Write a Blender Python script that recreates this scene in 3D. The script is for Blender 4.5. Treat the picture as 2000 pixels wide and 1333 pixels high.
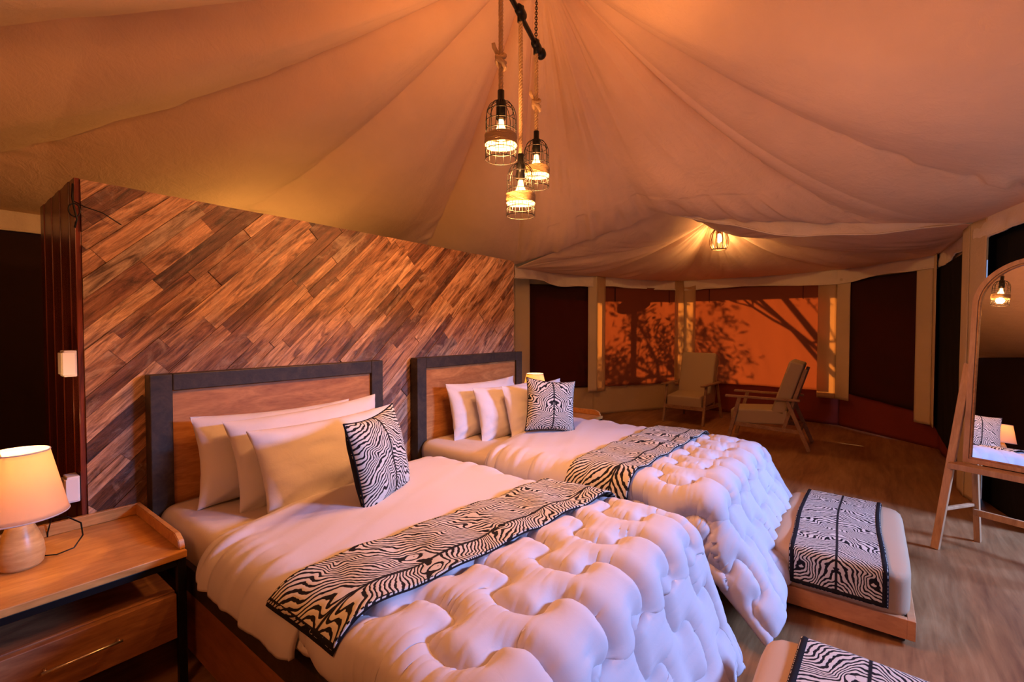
import bpy, bmesh, math, random
import numpy as np
from mathutils import Vector, Matrix, Euler
from math import pi, sin, cos, radians as R

random.seed(7); np.random.seed(7)
scn = bpy.context.scene
for o in list(bpy.data.objects): bpy.data.objects.remove(o)
COL = scn.collection

# ------------------------------------------------------------------ camera
CAM = Vector((0.0, -2.8, 1.5))
F_PX = 909.0
cam_d = bpy.data.cameras.new('camera'); cam = bpy.data.objects.new('camera', cam_d); COL.objects.link(cam)
cam_d.sensor_width = 36.0; cam_d.lens = F_PX / 2000 * 36.0; cam_d.clip_start = 0.02
fw = Vector((0.792, 0.610, -0.0264)).normalized()
cam.location = CAM; cam.rotation_euler = fw.to_track_quat('-Z', 'Y').to_euler()
scn.camera = cam

# ------------------------------------------------------------------ world, sun, lights, exposure
w = bpy.data.worlds.new('world'); scn.world = w; w.use_nodes = True
bg = w.node_tree.nodes['Background']; bg.inputs[0].default_value = (0.42, 0.56, 1.0, 1); bg.inputs[1].default_value = 0.55
scn.view_settings.view_transform = 'Standard'; scn.view_settings.look = 'None'
scn.view_settings.exposure = 0.0; scn.view_settings.gamma = 1.0; scn.view_settings.use_curve_mapping = False

def lamp(name, kind, loc, energy, color, size=0.05, target=None, sy=None):
    d = bpy.data.lights.new(name, kind); d.energy = energy; d.color = color
    if kind == 'AREA':
        d.size = size
        if sy: d.shape = 'RECTANGLE'; d.size_y = sy
    elif kind == 'POINT': d.shadow_soft_size = size
    o = bpy.data.objects.new(name, d); COL.objects.link(o); o.location = loc
    if target is not None:
        o.rotation_euler = (Vector(target) - Vector(loc)).to_track_quat('-Z', 'Y').to_euler()
    return o
sun = lamp('sun', 'SUN', (14, 5, 6), 10.0, (1.0, 0.60, 0.26)); sun.data.angle = R(0.6)
sun.rotation_euler = Vector((-0.86, -0.40, -0.33)).to_track_quat('-Z', 'Y').to_euler()
# daylight coming in through the open tent door on the right
lamp('door_daylight', 'AREA', (4.6, -7.2, 3.1), 700.0, (0.30, 0.46, 1.0), 1.3, (2.2, -1.6, 0.5), 0.8)
# added warm fill light behind the camera, from no lamp in view
lamp('rear_fill', 'POINT', (-0.9, -2.0, 2.35), 30.0, (1.0, 0.40, 0.13), 0.25)
lamp('bathroom_lamp', 'POINT', (2.0, 1.55, 1.9), 16.0, (1.0, 0.50, 0.12), 0.12)

# ------------------------------------------------------------------ materials
def mat(name, col, rough=0.6, metal=0.0, spec=0.4):
    m = bpy.data.materials.new(name); m.use_nodes = True
    b = m.node_tree.nodes['Principled BSDF']
    b.inputs['Base Color'].default_value = (*col, 1); b.inputs['Roughness'].default_value = rough
    b.inputs['Metallic'].default_value = metal; b.inputs['Specular IOR Level'].default_value = spec
    return m
class NT:
    def __init__(s, m): s.m = m; s.t = m.node_tree; s.b = s.t.nodes['Principled BSDF']; s.out = s.t.nodes['Material Output']
    def n(s, typ, **kw):
        x = s.t.nodes.new(typ)
        for k, v in kw.items(): setattr(x, k, v)
        return x
    def l(s, a, b): s.t.links.new(a, b)
    def math(s, op, a, b=None, c=None):
        x = s.n('ShaderNodeMath', operation=op)
        for i, v in enumerate((a, b, c)):
            if v is None: continue
            if isinstance(v, (int, float)): x.inputs[i].default_value = v
            else: s.l(v, x.inputs[i])
        return x.outputs[0]
    def coord(s, out='Object', scale=(1, 1, 1), rand=False):
        tc = s.n('ShaderNodeTexCoord'); mp = s.n('ShaderNodeMapping'); mp.inputs['Scale'].default_value = scale
        s.l(tc.outputs[out], mp.inputs['Vector'])
        if rand:
            oi = s.n('ShaderNodeObjectInfo'); mu = s.n('ShaderNodeVectorMath', operation='SCALE')
            mu.inputs[0].default_value = (37, 91, 53); s.l(oi.outputs['Random'], mu.inputs['Scale'])
            s.l(mu.outputs[0], mp.inputs['Location'])
        return mp.outputs[0]
    def noise(s, vec, scale, detail=3, rough=0.55, dist=0.0):
        x = s.n('ShaderNodeTexNoise'); x.inputs['Scale'].default_value = scale; x.inputs['Detail'].default_value = detail
        x.inputs['Roughness'].default_value = rough; x.inputs['Distortion'].default_value = dist
        s.l(vec, x.inputs['Vector']); return x.outputs['Fac']
    def ramp(s, fac, stops, interp='LINEAR'):
        x = s.n('ShaderNodeValToRGB'); x.color_ramp.interpolation = interp
        e = x.color_ramp.elements
        while len(e) < len(stops): e.new(0.5)
        for i, (p, c) in enumerate(stops): e[i].position = p; e[i].color = (*c, 1)
        s.l(fac, x.inputs[0]); return x.outputs[0]
    def mix(s, fac, a, b, mode='MIX'):
        x = s.n('ShaderNodeMix', data_type='RGBA', blend_type=mode)
        for i, v in ((0, fac), (6, a), (7, b)):
            if isinstance(v, (int, float)): x.inputs[i].default_value = v
            elif isinstance(v, tuple): x.inputs[i].default_value = (*v, 1)
            else: s.l(v, x.inputs[i])
        return x.outputs[2]
    def col(s, c): s.l(c, s.b.inputs['Base Color'])
    def bump(s, h, strength=0.3, dist=0.01):
        x = s.n('ShaderNodeBump'); x.inputs['Strength'].default_value = strength; x.inputs['Distance'].default_value = dist
        s.l(h, x.inputs['Height']); s.l(x.outputs[0], s.b.inputs['Normal'])

def wood(name, dark, light, scale=(1, 12, 12), rough=0.45, ring=2.5, bump=0.15, detail=5):
    m = mat(name, light, rough); t = NT(m)
    v = t.coord('Object', scale, rand=True)
    a = t.noise(v, ring, detail, 0.6, 1.2)
    v2 = t.coord('Object', tuple(k * 5 for k in scale), rand=True)
    b = t.noise(v2, ring * 1.5, 3, 0.6)
    s_ = t.math('ADD', t.math('MULTIPLY', a, 0.75), t.math('MULTIPLY', b, 0.25))
    t.col(t.ramp(s_, [(0.32, dark), (0.5, tuple((p + q) / 2 for p, q in zip(dark, light))), (0.66, light)]))
    t.bump(b, bump, 0.003)
    return m

def canvas(name, col, trans=0.0, tcol=None, wr=0.35):
    m = mat(name, col, 0.9, 0, 0.1); t = NT(m)
    v = t.coord('Object')
    n1 = t.noise(v, 1.3, 4); n2 = t.noise(v, 60, 3)
    c = t.ramp(n1, [(0.3, tuple(k * 0.9 for k in col)), (0.7, tuple(min(1, k * 1.06) for k in col))])
    t.col(c)
    n3 = t.noise(v, 9, 6, 0.65, 0.6)
    h = t.math('ADD', t.math('MULTIPLY', n3, 1.0), t.math('MULTIPLY', n2, 0.12))
    t.bump(h, wr, 0.02)
    if trans > 0:
        tr = t.n('ShaderNodeBsdfTranslucent'); tr.inputs[0].default_value = (*(tcol or col), 1)
        if trans > 0.5:
            pass
        mx = t.n('ShaderNodeMixShader'); mx.inputs[0].default_value = trans
        t.l(t.b.outputs[0], mx.inputs[1]); t.l(tr.outputs[0], mx.inputs[2]); t.l(mx.outputs[0], t.out.inputs[0])
    return m

M = {}
M['canvas'] = canvas('cream_canvas', (0.86, 0.59, 0.39), wr=0.4)
M['valance'] = canvas('valance_canvas', (0.76, 0.63, 0.49))
M['strip'] = canvas('strip_canvas', (0.62, 0.46, 0.27), 0.5, (0.95, 0.60, 0.28))
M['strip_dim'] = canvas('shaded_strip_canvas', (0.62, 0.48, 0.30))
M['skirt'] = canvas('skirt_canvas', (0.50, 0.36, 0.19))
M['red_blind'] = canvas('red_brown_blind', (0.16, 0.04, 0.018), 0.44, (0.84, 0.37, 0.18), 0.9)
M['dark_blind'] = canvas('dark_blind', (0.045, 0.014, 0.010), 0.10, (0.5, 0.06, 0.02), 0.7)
M['black_net'] = canvas('black_net', (0.012, 0.010, 0.009))
M['dark_wall'] = canvas('dark_canvas', (0.035, 0.016, 0.013))
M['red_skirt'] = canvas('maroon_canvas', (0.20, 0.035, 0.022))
M['outer'] = canvas('outer_canvas', (0.5, 0.42, 0.3))

def floor_mat():
    m = mat('floor_screed', (0.4, 0.24, 0.1), 0.42, 0, 0.4); t = NT(m)
    v = t.coord('Object', (0.5, 2.6, 1)); v2 = t.coord('Object', (1.2, 12, 1)); v3 = t.coord('Object')
    a = t.noise(v, 1.6, 6, 0.6, 1.0); b = t.noise(v2, 2.2, 5, 0.6, 0.6); c = t.noise(v3, 0.9, 3)
    s_ = t.math('ADD', t.math('MULTIPLY', a, 0.6), t.math('MULTIPLY', b, 0.4))
    c1 = t.ramp(s_, [(0.3, (0.115, 0.042, 0.016)), (0.5, (0.27, 0.13, 0.05)), (0.7, (0.42, 0.24, 0.105))])
    t.col(c1); t.bump(b, 0.06, 0.004)
    t.l(t.math('ADD', t.math('MULTIPLY', c, 0.3), 0.28), t.b.inputs['Roughness'])
    return m
M['floor'] = floor_mat()

def plank_mat():
    m = mat('reclaimed_plank', (0.4, 0.2, 0.1), 0.33, 0, 0.5); t = NT(m)
    oi = t.n('ShaderNodeObjectInfo')
    v = t.coord('Object', (1.0, 8, 8), rand=True)
    g = t.noise(v, 2.6, 6, 0.65, 1.6)
    vf = t.coord('Object', (3, 60, 60), rand=True); f = t.noise(vf, 3.0, 4, 0.7)
    vk = t.coord('Object', (2.2, 6, 6), rand=True); k = t.noise(vk, 2.4, 6, 0.75, 3.5)
    base = t.ramp(oi.outputs['Random'], [(0.0, (0.16, 0.070, 0.038)), (0.15, (0.30, 0.15, 0.08)), (0.30, (0.46, 0.26, 0.145)), (0.42, (0.13, 0.060, 0.036)),
                                          (0.50, (0.50, 0.29, 0.165)), (0.66, (0.40, 0.215, 0.115)), (0.78, (0.56, 0.35, 0.21)), (0.88, (0.36, 0.26, 0.185)), (0.94, (0.24, 0.11, 0.06)), (1.0, (0.50, 0.30, 0.17))], 'CONSTANT')
    gr = t.ramp(g, [(0.36, (0.22, 0.15, 0.11)), (0.47, (0.72, 0.62, 0.54)), (0.60, (1.25, 1.20, 1.12))])
    c = t.mix(1.0, base, gr, 'MULTIPLY')
    fr = t.ramp(f, [(0.35, (0.62, 0.58, 0.55)), (0.6, (1.08, 1.08, 1.08))])
    c = t.mix(1.0, c, fr, 'MULTIPLY')
    kk = t.ramp(k, [(0.56, (0, 0, 0)), (0.66, (1, 1, 1))])
    c = t.mix(t.math('MULTIPLY', kk, 0.45), c, (0.10, 0.08, 0.068))
    vl = t.coord('Object', (1.6, 3, 3), rand=True); lt = t.ramp(t.noise(vl, 1.8, 5, 0.7, 2.0), [(0.54, (0, 0, 0)), (0.68, (1, 1, 1))])
    c = t.mix(t.math('MULTIPLY', lt, 0.4), c, (0.52, 0.38, 0.27))
    t.col(c)
    t.bump(t.math('ADD', t.math('MULTIPLY', f, 0.6), k), 0.75, 0.006)
    return m
M['plank'] = plank_mat()
M['mahogany'] = wood('polished_mahogany', (0.035, 0.008, 0.006), (0.22, 0.045, 0.022), (14, 14, 0.6), 0.25, 2.0)
M['frame_wood'] = wood('dark_stained_wood', (0.013, 0.009, 0.006), (0.052, 0.034, 0.020), (6, 6, 6), 0.5, 2.0)
M['teak'] = wood('headboard_teak', (0.26, 0.09, 0.025), (0.54, 0.25, 0.08), (1.2, 6, 6), 0.4, 2.4, 0.05)
M['teak_red'] = wood('red_teak', (0.17, 0.055, 0.022), (0.36, 0.14, 0.055), (6, 1.2, 6), 0.4, 2.2, 0.05)
M['table_wood'] = wood('nightstand_wood', (0.36, 0.15, 0.035), (0.60, 0.30, 0.085), (1.5, 7, 7), 0.38, 2.2, 0.05)
M['drawer_wood'] = wood('drawer_wood', (0.15, 0.055, 0.025), (0.34, 0.16, 0.065), (1.3, 5, 7), 0.4, 2.2, 0.05)
M['light_wood'] = wood('easel_wood', (0.36, 0.18, 0.08), (0.58, 0.34, 0.17), (8, 8, 1.2), 0.5, 2.0, 0.05)
M['chair_wood'] = wood('chair_wood', (0.20, 0.10, 0.05), (0.36, 0.20, 0.10), (5, 5, 5), 0.45, 2.0, 0.05)
M['lamp_wood'] = wood('lamp_base_wood', (0.50, 0.27, 0.09), (0.74, 0.48, 0.20), (2, 2, 9), 0.35, 1.6, 0.03)
M['bench_wood'] = wood('bench_wood', (0.44, 0.19, 0.08), (0.62, 0.31, 0.14), (2, 2, 5), 0.4, 2.0, 0.03)
M['black_metal'] = mat('black_metal', (0.012, 0.012, 0.013), 0.4, 0.6)
M['steel'] = mat('brushed_steel', (0.7, 0.66, 0.6), 0.28, 1.0)
M['plastic'] = mat('ivory_plastic', (0.85, 0.80, 0.72), 0.35)
M['mirror'] = mat('mirror_glass', (0.92, 0.92, 0.92), 0.01, 1.0)
M['brass'] = mat('aged_bronze', (0.16, 0.07, 0.035), 0.35, 0.8)
M['bush'] = mat('tree_bark', (0.1, 0.07, 0.04), 0.8)

def cotton(name, col, fine=0.35, sheen=0.1):
    m = mat(name, col, 0.85, 0, 0.15); t = NT(m)
    v = t.coord('Object', (1, 1, 1)); a = t.noise(v, 14, 5, 0.6, 0.7); b = t.noise(v, 260, 2)
    t.bump(t.math('ADD', a, t.math('MULTIPLY', b, 0.06)), fine, 0.01)
    return m
M['cotton'] = cotton('white_cotton', (0.58, 0.545, 0.585), 0.10)
M['pillow'] = cotton('pillow_cotton', (0.64, 0.60, 0.61), 0.25)
M['sheet'] = cotton('sheet_cotton', (0.58, 0.51, 0.48), 0.2)
M['cream'] = cotton('cream_upholstery', (0.40, 0.29, 0.17), 0.1)
M['beige_velvet'] = cotton('beige_velvet', (0.47, 0.33, 0.21), 0.12)
M['black_cloth'] = cotton('black_cloth', (0.010, 0.009, 0.011), 0.2)
M['rope'] = cotton('jute_rope', (0.52, 0.36, 0.20), 0.9)
M['jute'] = cotton('jute_wrap', (0.50, 0.34, 0.17), 0.9)

def zebra(name, freq=34.0, swirl=1.9, nscale=6.5):
    m = mat(name, (0.5, 0.5, 0.5), 0.8, 0, 0.15); t = NT(m)
    tc = t.n('ShaderNodeTexCoord'); sp = t.n('ShaderNodeSeparateXYZ'); t.l(tc.outputs['UV'], sp.inputs[0])
    x = t.math('ABSOLUTE', sp.outputs[0]); y = sp.outputs[1]
    cb = t.n('ShaderNodeCombineXYZ'); t.l(x, cb.inputs[0]); t.l(y, cb.inputs[1])
    oi = t.n('ShaderNodeObjectInfo'); t.l(t.math('MULTIPLY', oi.outputs['Random'], 9.0), cb.inputs[2])
    n1 = t.noise(cb.outputs[0], nscale, 1.0, 0.4, 0.5)
    n2 = t.noise(cb.outputs[0], nscale * 3.4, 2, 0.5)
    ph = t.math('ADD', t.math('MULTIPLY', y, freq), t.math('MULTIPLY', x, freq * 0.75))
    ph = t.math('ADD', ph, t.math('MULTIPLY', n1, swirl * 6.0))
    ph = t.math('ADD', ph, t.math('MULTIPLY', n2, 1.7))
    s_ = t.math('SINE', t.math('MULTIPLY', ph, 6.283))
    c = t.ramp(t.math('MULTIPLY_ADD', s_, 0.5, 0.5), [(0.34, (0.012, 0.010, 0.012)), (0.46, (0.60, 0.565, 0.50))])
    seam = t.ramp(x, [(0.0, (1, 1, 1)), (0.004, (1, 1, 1)), (0.006, (0, 0, 0))])
    c = t.mix(seam, c, (0.012, 0.010, 0.012))
    t.col(c); t.bump(t.math('MULTIPLY', s_, 0.5), 0.25, 0.003)
    return m
M['zebra'] = zebra('zebra_print', 48.0)
M['zebra_small'] = zebra('zebra_print_cushion', 52.0, 1.8, 7.0)

def emis(name, col, strength, base=None):
    m = mat(name, base or col, 0.6); b = m.node_tree.nodes['Principled BSDF']
    b.inputs['Emission Color'].default_value = (*col, 1); b.inputs['Emission Strength'].default_value = strength
    return m
M['filament'] = emis('bulb_glow', (1.0, 0.60, 0.20), 9.0)
def shade_mat():
    m = mat('pleated_shade', (0.86, 0.70, 0.48), 0.8); t = NT(m)
    v = t.coord('Object', (70, 70, 0.6)); n = t.noise(v, 1.0, 1); t.bump(n, 0.2, 0.003)
    tr = t.n('ShaderNodeBsdfTranslucent'); tr.inputs[0].default_value = (1.0, 0.74, 0.42, 1)
    mx = t.n('ShaderNodeMixShader'); mx.inputs[0].default_value = 0.55
    t.l(t.b.outputs[0], mx.inputs[1]); t.l(tr.outputs[0], mx.inputs[2]); t.l(mx.outputs[0], t.out.inputs[0])
    return m
M['shade'] = shade_mat()
def glass_mat():
    m = mat('bulb_glass', (1, 0.93, 0.82), 0.02); b = m.node_tree.nodes['Principled BSDF']
    b.inputs['Transmission Weight'].default_value = 1.0; b.inputs['IOR'].default_value = 1.05
    return m
M['bulb_glass'] = glass_mat()

# ------------------------------------------------------------------ helpers
def link(name, me, m=None, parent=None, smooth=True):
    o = bpy.data.objects.new(name, me); COL.objects.link(o)
    if m is not None: me.materials.append(m)
    if smooth and len(me.polygons): me.polygons.foreach_set('use_smooth', [True] * len(me.polygons))
    if parent is not None: o.parent = parent
    return o
def from_bm(name, bm, m=None, parent=None, smooth=False):
    me = bpy.data.meshes.new(name); bmesh.ops.recalc_face_normals(bm, faces=bm.faces); bm.to_mesh(me); bm.free()
    return link(name, me, m, parent, smooth)
def tag(o, label=None, cat=None, group=None, kind=None):
    if label: o['label'] = label
    if cat: o['category'] = cat
    if group: o['group'] = group
    if kind: o['kind'] = kind
    return o
def thing(name, label, cat, loc=(0, 0, 0), rz=0, group=None):
    o = bpy.data.objects.new(name, None); COL.objects.link(o); o.location = loc; o.rotation_euler = (0, 0, rz)
    o.empty_display_size = 0.1
    return tag(o, label, cat, group)
def bx(bm, x0, x1, y0, y1, z0, z1, bev=0.0, rot=None, at=None):
    t = bmesh.new(); bmesh.ops.create_cube(t, size=1)
    for v in t.verts: v.co = Vector(((v.co.x + .5) * (x1 - x0) + x0, (v.co.y + .5) * (y1 - y0) + y0, (v.co.z + .5) * (z1 - z0) + z0))
    if bev > 0: bmesh.ops.bevel(t, geom=t.edges[:], offset=bev, segments=2, affect='EDGES', profile=0.5)
    merge(bm, t, rot)
    return bm
def merge(bm, t, mtx=None):
    if mtx is not None: bmesh.ops.transform(t, matrix=mtx, verts=t.verts)
    me = bpy.data.meshes.new('tmp'); t.to_mesh(me); t.free(); bm.from_mesh(me); bpy.data.meshes.remove(me)
def box(name, x0, x1, y0, y1, z0, z1, m, parent=None, bev=0.004):
    return from_bm(name, bx(bmesh.new(), x0, x1, y0, y1, z0, z1, bev), m, parent)
def bar(bm, a, b, wx, wy, bev=0.003, up=(0, 0, 1)):
    """rectangular bar from a to b"""
    a = Vector(a); b = Vector(b); d = b - a; L = d.length; z = d.normalized()
    x = Vector(up).cross(z)
    if x.length < 1e-4: x = Vector((1, 0, 0))
    x.normalize(); y = z.cross(x)
    mt = Matrix(((x.x, y.x, z.x, a.x), (x.y, y.y, z.y, a.y), (x.z, y.z, z.z, a.z), (0, 0, 0, 1)))
    t = bmesh.new(); bmesh.ops.create_cube(t, size=1)
    for v in t.verts: v.co = Vector((v.co.x * wx, v.co.y * wy, (v.co.z + .5) * L))
    if bev: bmesh.ops.bevel(t, geom=t.edges[:], offset=bev, segments=2, affect='EDGES', profile=0.5)
    merge(bm, t, mt); return bm
def tube(bm, pts, r, seg=8, closed=False):
    pts = [Vector(p) for p in pts]; n = len(pts); rings = []
    prev = None
    for i, p in enumerate(pts):
        if closed: d = pts[(i + 1) % n] - pts[(i - 1) % n]
        else: d = pts[min(i + 1, n - 1)] - pts[max(i - 1, 0)]
        d.normalize()
        if prev is None:
            x = d.orthogonal().normalized()
        else:
            x = prev - d * prev.dot(d)
            x = x.normalized() if x.length > 1e-6 else d.orthogonal().normalized()
        prev = x; y = d.cross(x)
        rr = r[i] if isinstance(r, (list, tuple)) else r
        rings.append([bm.verts.new(p + (x * cos(2 * pi * k / seg) + y * sin(2 * pi * k / seg)) * rr) for k in range(seg)])
    for i in range(n if closed else n - 1):
        A = rings[i]; B = rings[(i + 1) % n]
        for k in range(seg): bm.faces.new((A[k], A[(k + 1) % seg], B[(k + 1) % seg], B[k]))
    if not closed:
        bm.faces.new(rings[0][::-1]); bm.faces.new(rings[-1])
    return bm
def lathe(bm, prof, seg=32, at=(0, 0, 0), cap=False):
    rings = []
    for r, z in prof:
        rings.append([bm.verts.new((at[0] + r * cos(2 * pi * k / seg), at[1] + r * sin(2 * pi * k / seg), at[2] + z)) for k in range(seg)])
    for a, b in zip(rings, rings[1:]):
        for k in range(seg): bm.faces.new((a[k], a[(k + 1) % seg], b[(k + 1) % seg], b[k]))
    if cap: bm.faces.new(rings[0][::-1]); bm.faces.new(rings[-1])
    return bm
# value noise (numpy)
_perm = np.random.RandomState(3).rand(256, 256)
def vnoise(x, y):
    xi = np.floor(x).astype(int); yi = np.floor(y).astype(int); fx = x - xi; fy = y - yi
    fx = fx * fx * (3 - 2 * fx); fy = fy * fy * (3 - 2 * fy)
    g = lambda a, b: _perm[a % 256, b % 256]
    return (g(xi, yi) * (1 - fx) * (1 - fy) + g(xi + 1, yi) * fx * (1 - fy) + g(xi, yi + 1) * (1 - fx) * fy + g(xi + 1, yi + 1) * fx * fy) * 2 - 1
def fbm(x, y, o=3):
    s = 0; a = 1
    for k in range(o): s = s + a * vnoise(x * 2 ** k + 17 * k, y * 2 ** k + 31 * k); a *= 0.5
    return s
def grid_mesh(name, P, m=None, parent=None, uv=None, thick=0.0, wrapx=False, smooth=True):
    """P: (nv, nu, 3) array"""
    nv, nu = P.shape[:2]
    verts = P.reshape(-1, 3)
    i, j = np.meshgrid(np.arange(nv - 1), np.arange(nu if wrapx else nu - 1), indexing='ij')
    j2 = (j + 1) % nu
    faces = np.stack([i * nu + j, i * nu + j2, (i + 1) * nu + j2, (i + 1) * nu + j], -1).reshape(-1, 4)
    me = bpy.data.meshes.new(name)
    me.from_pydata(verts.tolist(), [], faces.tolist())
    if uv is not None:
        lay = me.uv_layers.new(name='UVMap'); U = uv.reshape(-1, 2)
        li = np.zeros(len(me.loops), dtype=np.int32); me.loops.foreach_get('vertex_index', li)
        lay.data.foreach_set('uv', U[li].reshape(-1))
    o = link(name, me, m, parent, smooth)
    if thick:
        s = o.modifiers.new('thickness', 'SOLIDIFY'); s.thickness = abs(thick); s.offset = -1 if thick > 0 else 1
    return o
def normals(P):
    du = np.gradient(P, axis=1); dv = np.gradient(P, axis=0); n = np.cross(du, dv)
    return n / np.maximum(np.linalg.norm(n, axis=2, keepdims=True), 1e-9)

# ------------------------------------------------------------------ the setting
EAVE = 2.42
outer = [(-2.4, 2.6), (1.2, 2.6), (4.6, 2.6), (6.1, 1.98), (7.33, 1.06), (9.15, 0.05), (8.88, -2.47), (7.83, -3.58), (5.75, -3.66), (4.75, -3.82), (2.3, -4.45), (-1.6, -4.5), (-2.5, -1.2)]
bm = bmesh.new()
vs = [bm.verts.new((x, y, 0)) for x, y in outer]; vb = [bm.verts.new((x, y, -0.08)) for x, y in outer]
bm.faces.new(vs[::-1]); bm.faces.new(vb)
for i in range(len(vs)): bm.faces.new((vs[i], vs[(i + 1) % len(vs)], vb[(i + 1) % len(vs)], vb[i]))
tag(from_bm('floor', bm, M['floor']), kind='structure')
bm = bmesh.new(); bx(bm, -14, 26, -20, 20, -0.3, -0.085)
tag(from_bm('trim_1', bm, mat('ground_earth', (0.22, 0.15, 0.09), 0.95)), 'bare ground outside the tent', kind='structure')

# main ceiling: a canvas cone with seams, hanging on an eave line
AP = np.array([2.93, -0.78, 4.35])
eave = [(-2.4, 2.55, 2.42), (-0.4, 2.55, 2.42), (2.0, 2.55, 2.42), (4.5, 2.5, 2.40), (5.25, 1.18, 2.41), (5.28, 0.47, 2.54), (5.26, -0.33, 2.70), (5.22, -0.92, 2.83),
        (5.27, -1.5, 2.69), (5.35, -2.3, 2.545), (5.5, -2.85, 2.475), (5.70, -3.5, 2.43), (4.75, -3.75, 2.43), (2.3, -4.38, 2.43), (-1.6, -4.45, 2.43), (-2.45, -1.2, 2.43)]
def ring(pts, ap, n):
    """points on the closed eave line by arc, denser near right; returns pos array + segment param"""
    P = np.array(pts); out = []; seg = []
    for i in range(len(P)):
        a = P[i]; b = P[(i + 1) % len(P)]; k = max(6, int(np.linalg.norm(b - a) * n))
        for q in range(k): out.append(a + (b - a) * q / k); seg.append(i + q / k)
    return np.array(out), np.array(seg)
E, S = ring(eave, AP, 46)
nE = len(E)
# smooth the eave z/xy slightly on the arch
seams = [0, 1.0, 1.88, 3.0, 4.0, 10.0, 12.0, 13.0, 14.0, 15.0]
seams = np.array(seams + [16.0])
T = np.linspace(0.0, 1.0, 150) ** 0.9
idx = np.searchsorted(seams, S, side='right') - 1
a_, b_ = seams[idx], seams[idx + 1]
fr = (S - a_) / (b_ - a_)
dist_seam = np.minimum(fr, 1 - fr)
arc = np.concatenate([[0], np.cumsum(np.linalg.norm(np.diff(E, axis=0), axis=1))])
P = np.zeros((len(T), nE, 3))
for i, t in enumerate(T):
    xy = AP[:2] + (E[:, :2] - AP[:2]) * t
    g = (1 - t) ** 1.75 * 0.72 + (1 - t) * 0.28
    z = E[:, 2] + (AP[2] - E[:, 2]) * g
    sag = 0.36 * np.sin(pi * fr) ** 0.8 * (t * (1 - t) * 4) * 0.55
    z = z - sag
    # wrinkles radiating from the apex, finer toward the seams
    rad = vnoise(arc * 2.6, np.full(nE, t * 3.1)) * 0.035 * np.sin(pi * min(1, t * 1.1) ** 0.7)
    loose = np.clip((S - 3.95) / 0.15, 0, 1) * np.clip((10.02 - S) / 0.06, 0, 1)
    fine = vnoise(arc * 11 + 9 + 5 * t, np.full(nE, t * 6.0)) * (0.001 + (0.008 + 0.016 * float(t > 0.72)) * loose)
    sw = np.exp(-(dist_seam * (b_ - a_) / 0.075) ** 2) * vnoise(np.full(nE, 3.0) + arc * 3, np.full(nE, t * 38.0) + arc * 5) * 0.050 * t * np.clip(0.35 + 0.9 * vnoise(np.full(nE, t * 5.0), idx * 7.3), 0, 1)
    edge = np.clip((1 - t) / 0.05, 0, 1)
    ridge = 0.035 * np.clip((10.02 - S) / 0.06, 0, 1) * loose * t
    P[i, :, :2] = xy; P[i, :, 2] = z + (rad * (0.5 + loose) + fine + sw - ridge) * edge * min(1, t * 5)
o = grid_mesh('ceiling', P, M['canvas'], wrapx=True); tag(o, 'peaked cream canvas tent ceiling with gathered seams', kind='structure')
o.modifiers.new('thickness', 'SOLIDIFY').thickness = 0.004

# porch ceiling
AP2 = np.array([6.75, -1.05, 3.02])
eave2 = [(5.30, 1.20, 2.37), (6.2, 1.28, 2.40), (7.22, 0.98, 2.40), (8.98, 0.02, 2.40), (8.70, -2.40, 2.40), (7.72, -3.46, 2.41), (5.74, -3.52, 2.42), (5.54, -2.85, 2.50), (5.40, -2.3, 2.57), (5.31, -1.5, 2.72),
         (5.26, -0.92, 2.86), (5.30, -0.33, 2.73), (5.33, 0.47, 2.57)]
E2, S2 = ring(eave2, AP2, 40); n2 = len(E2)
seam2 = np.array([0, 2, 3, 4, 5, 6, 10, 13.0]); idx = np.searchsorted(seam2, S2, side='right') - 1
a_, b_ = seam2[idx], seam2[idx + 1]; fr = (S2 - a_) / (b_ - a_)
arc2 = np.concatenate([[0], np.cumsum(np.linalg.norm(np.diff(E2, axis=0), axis=1))])
T2 = np.linspace(0, 1, 50); P = np.zeros((len(T2), n2, 3))
for i, t in enumerate(T2):
    xy = AP2[:2] + (E2[:, :2] - AP2[:2]) * t
    z = E2[:, 2] + (AP2[2] - E2[:, 2]) * ((1 - t) ** 1.3)
    z = z - 0.26 * np.sin(pi * fr) * (t * (1 - t) * 4) * 0.7
    wr = vnoise(arc2 * 9 + 4 * t, np.full(n2, t * 5.0)) * 0.012 + vnoise(arc2 * 3, np.full(n2, t * 3.0)) * 0.02
    P[i, :, :2] = xy; P[i, :, 2] = z + wr * min(1, t * 4) * min(1, (1 - t) * 12)
o = grid_mesh('ceiling', P, M['canvas'], wrapx=True); tag(o, 'lower canvas ceiling over the sitting corner', kind='structure')
o.modifiers.new('thickness', 'SOLIDIFY').thickness = 0.004

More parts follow.
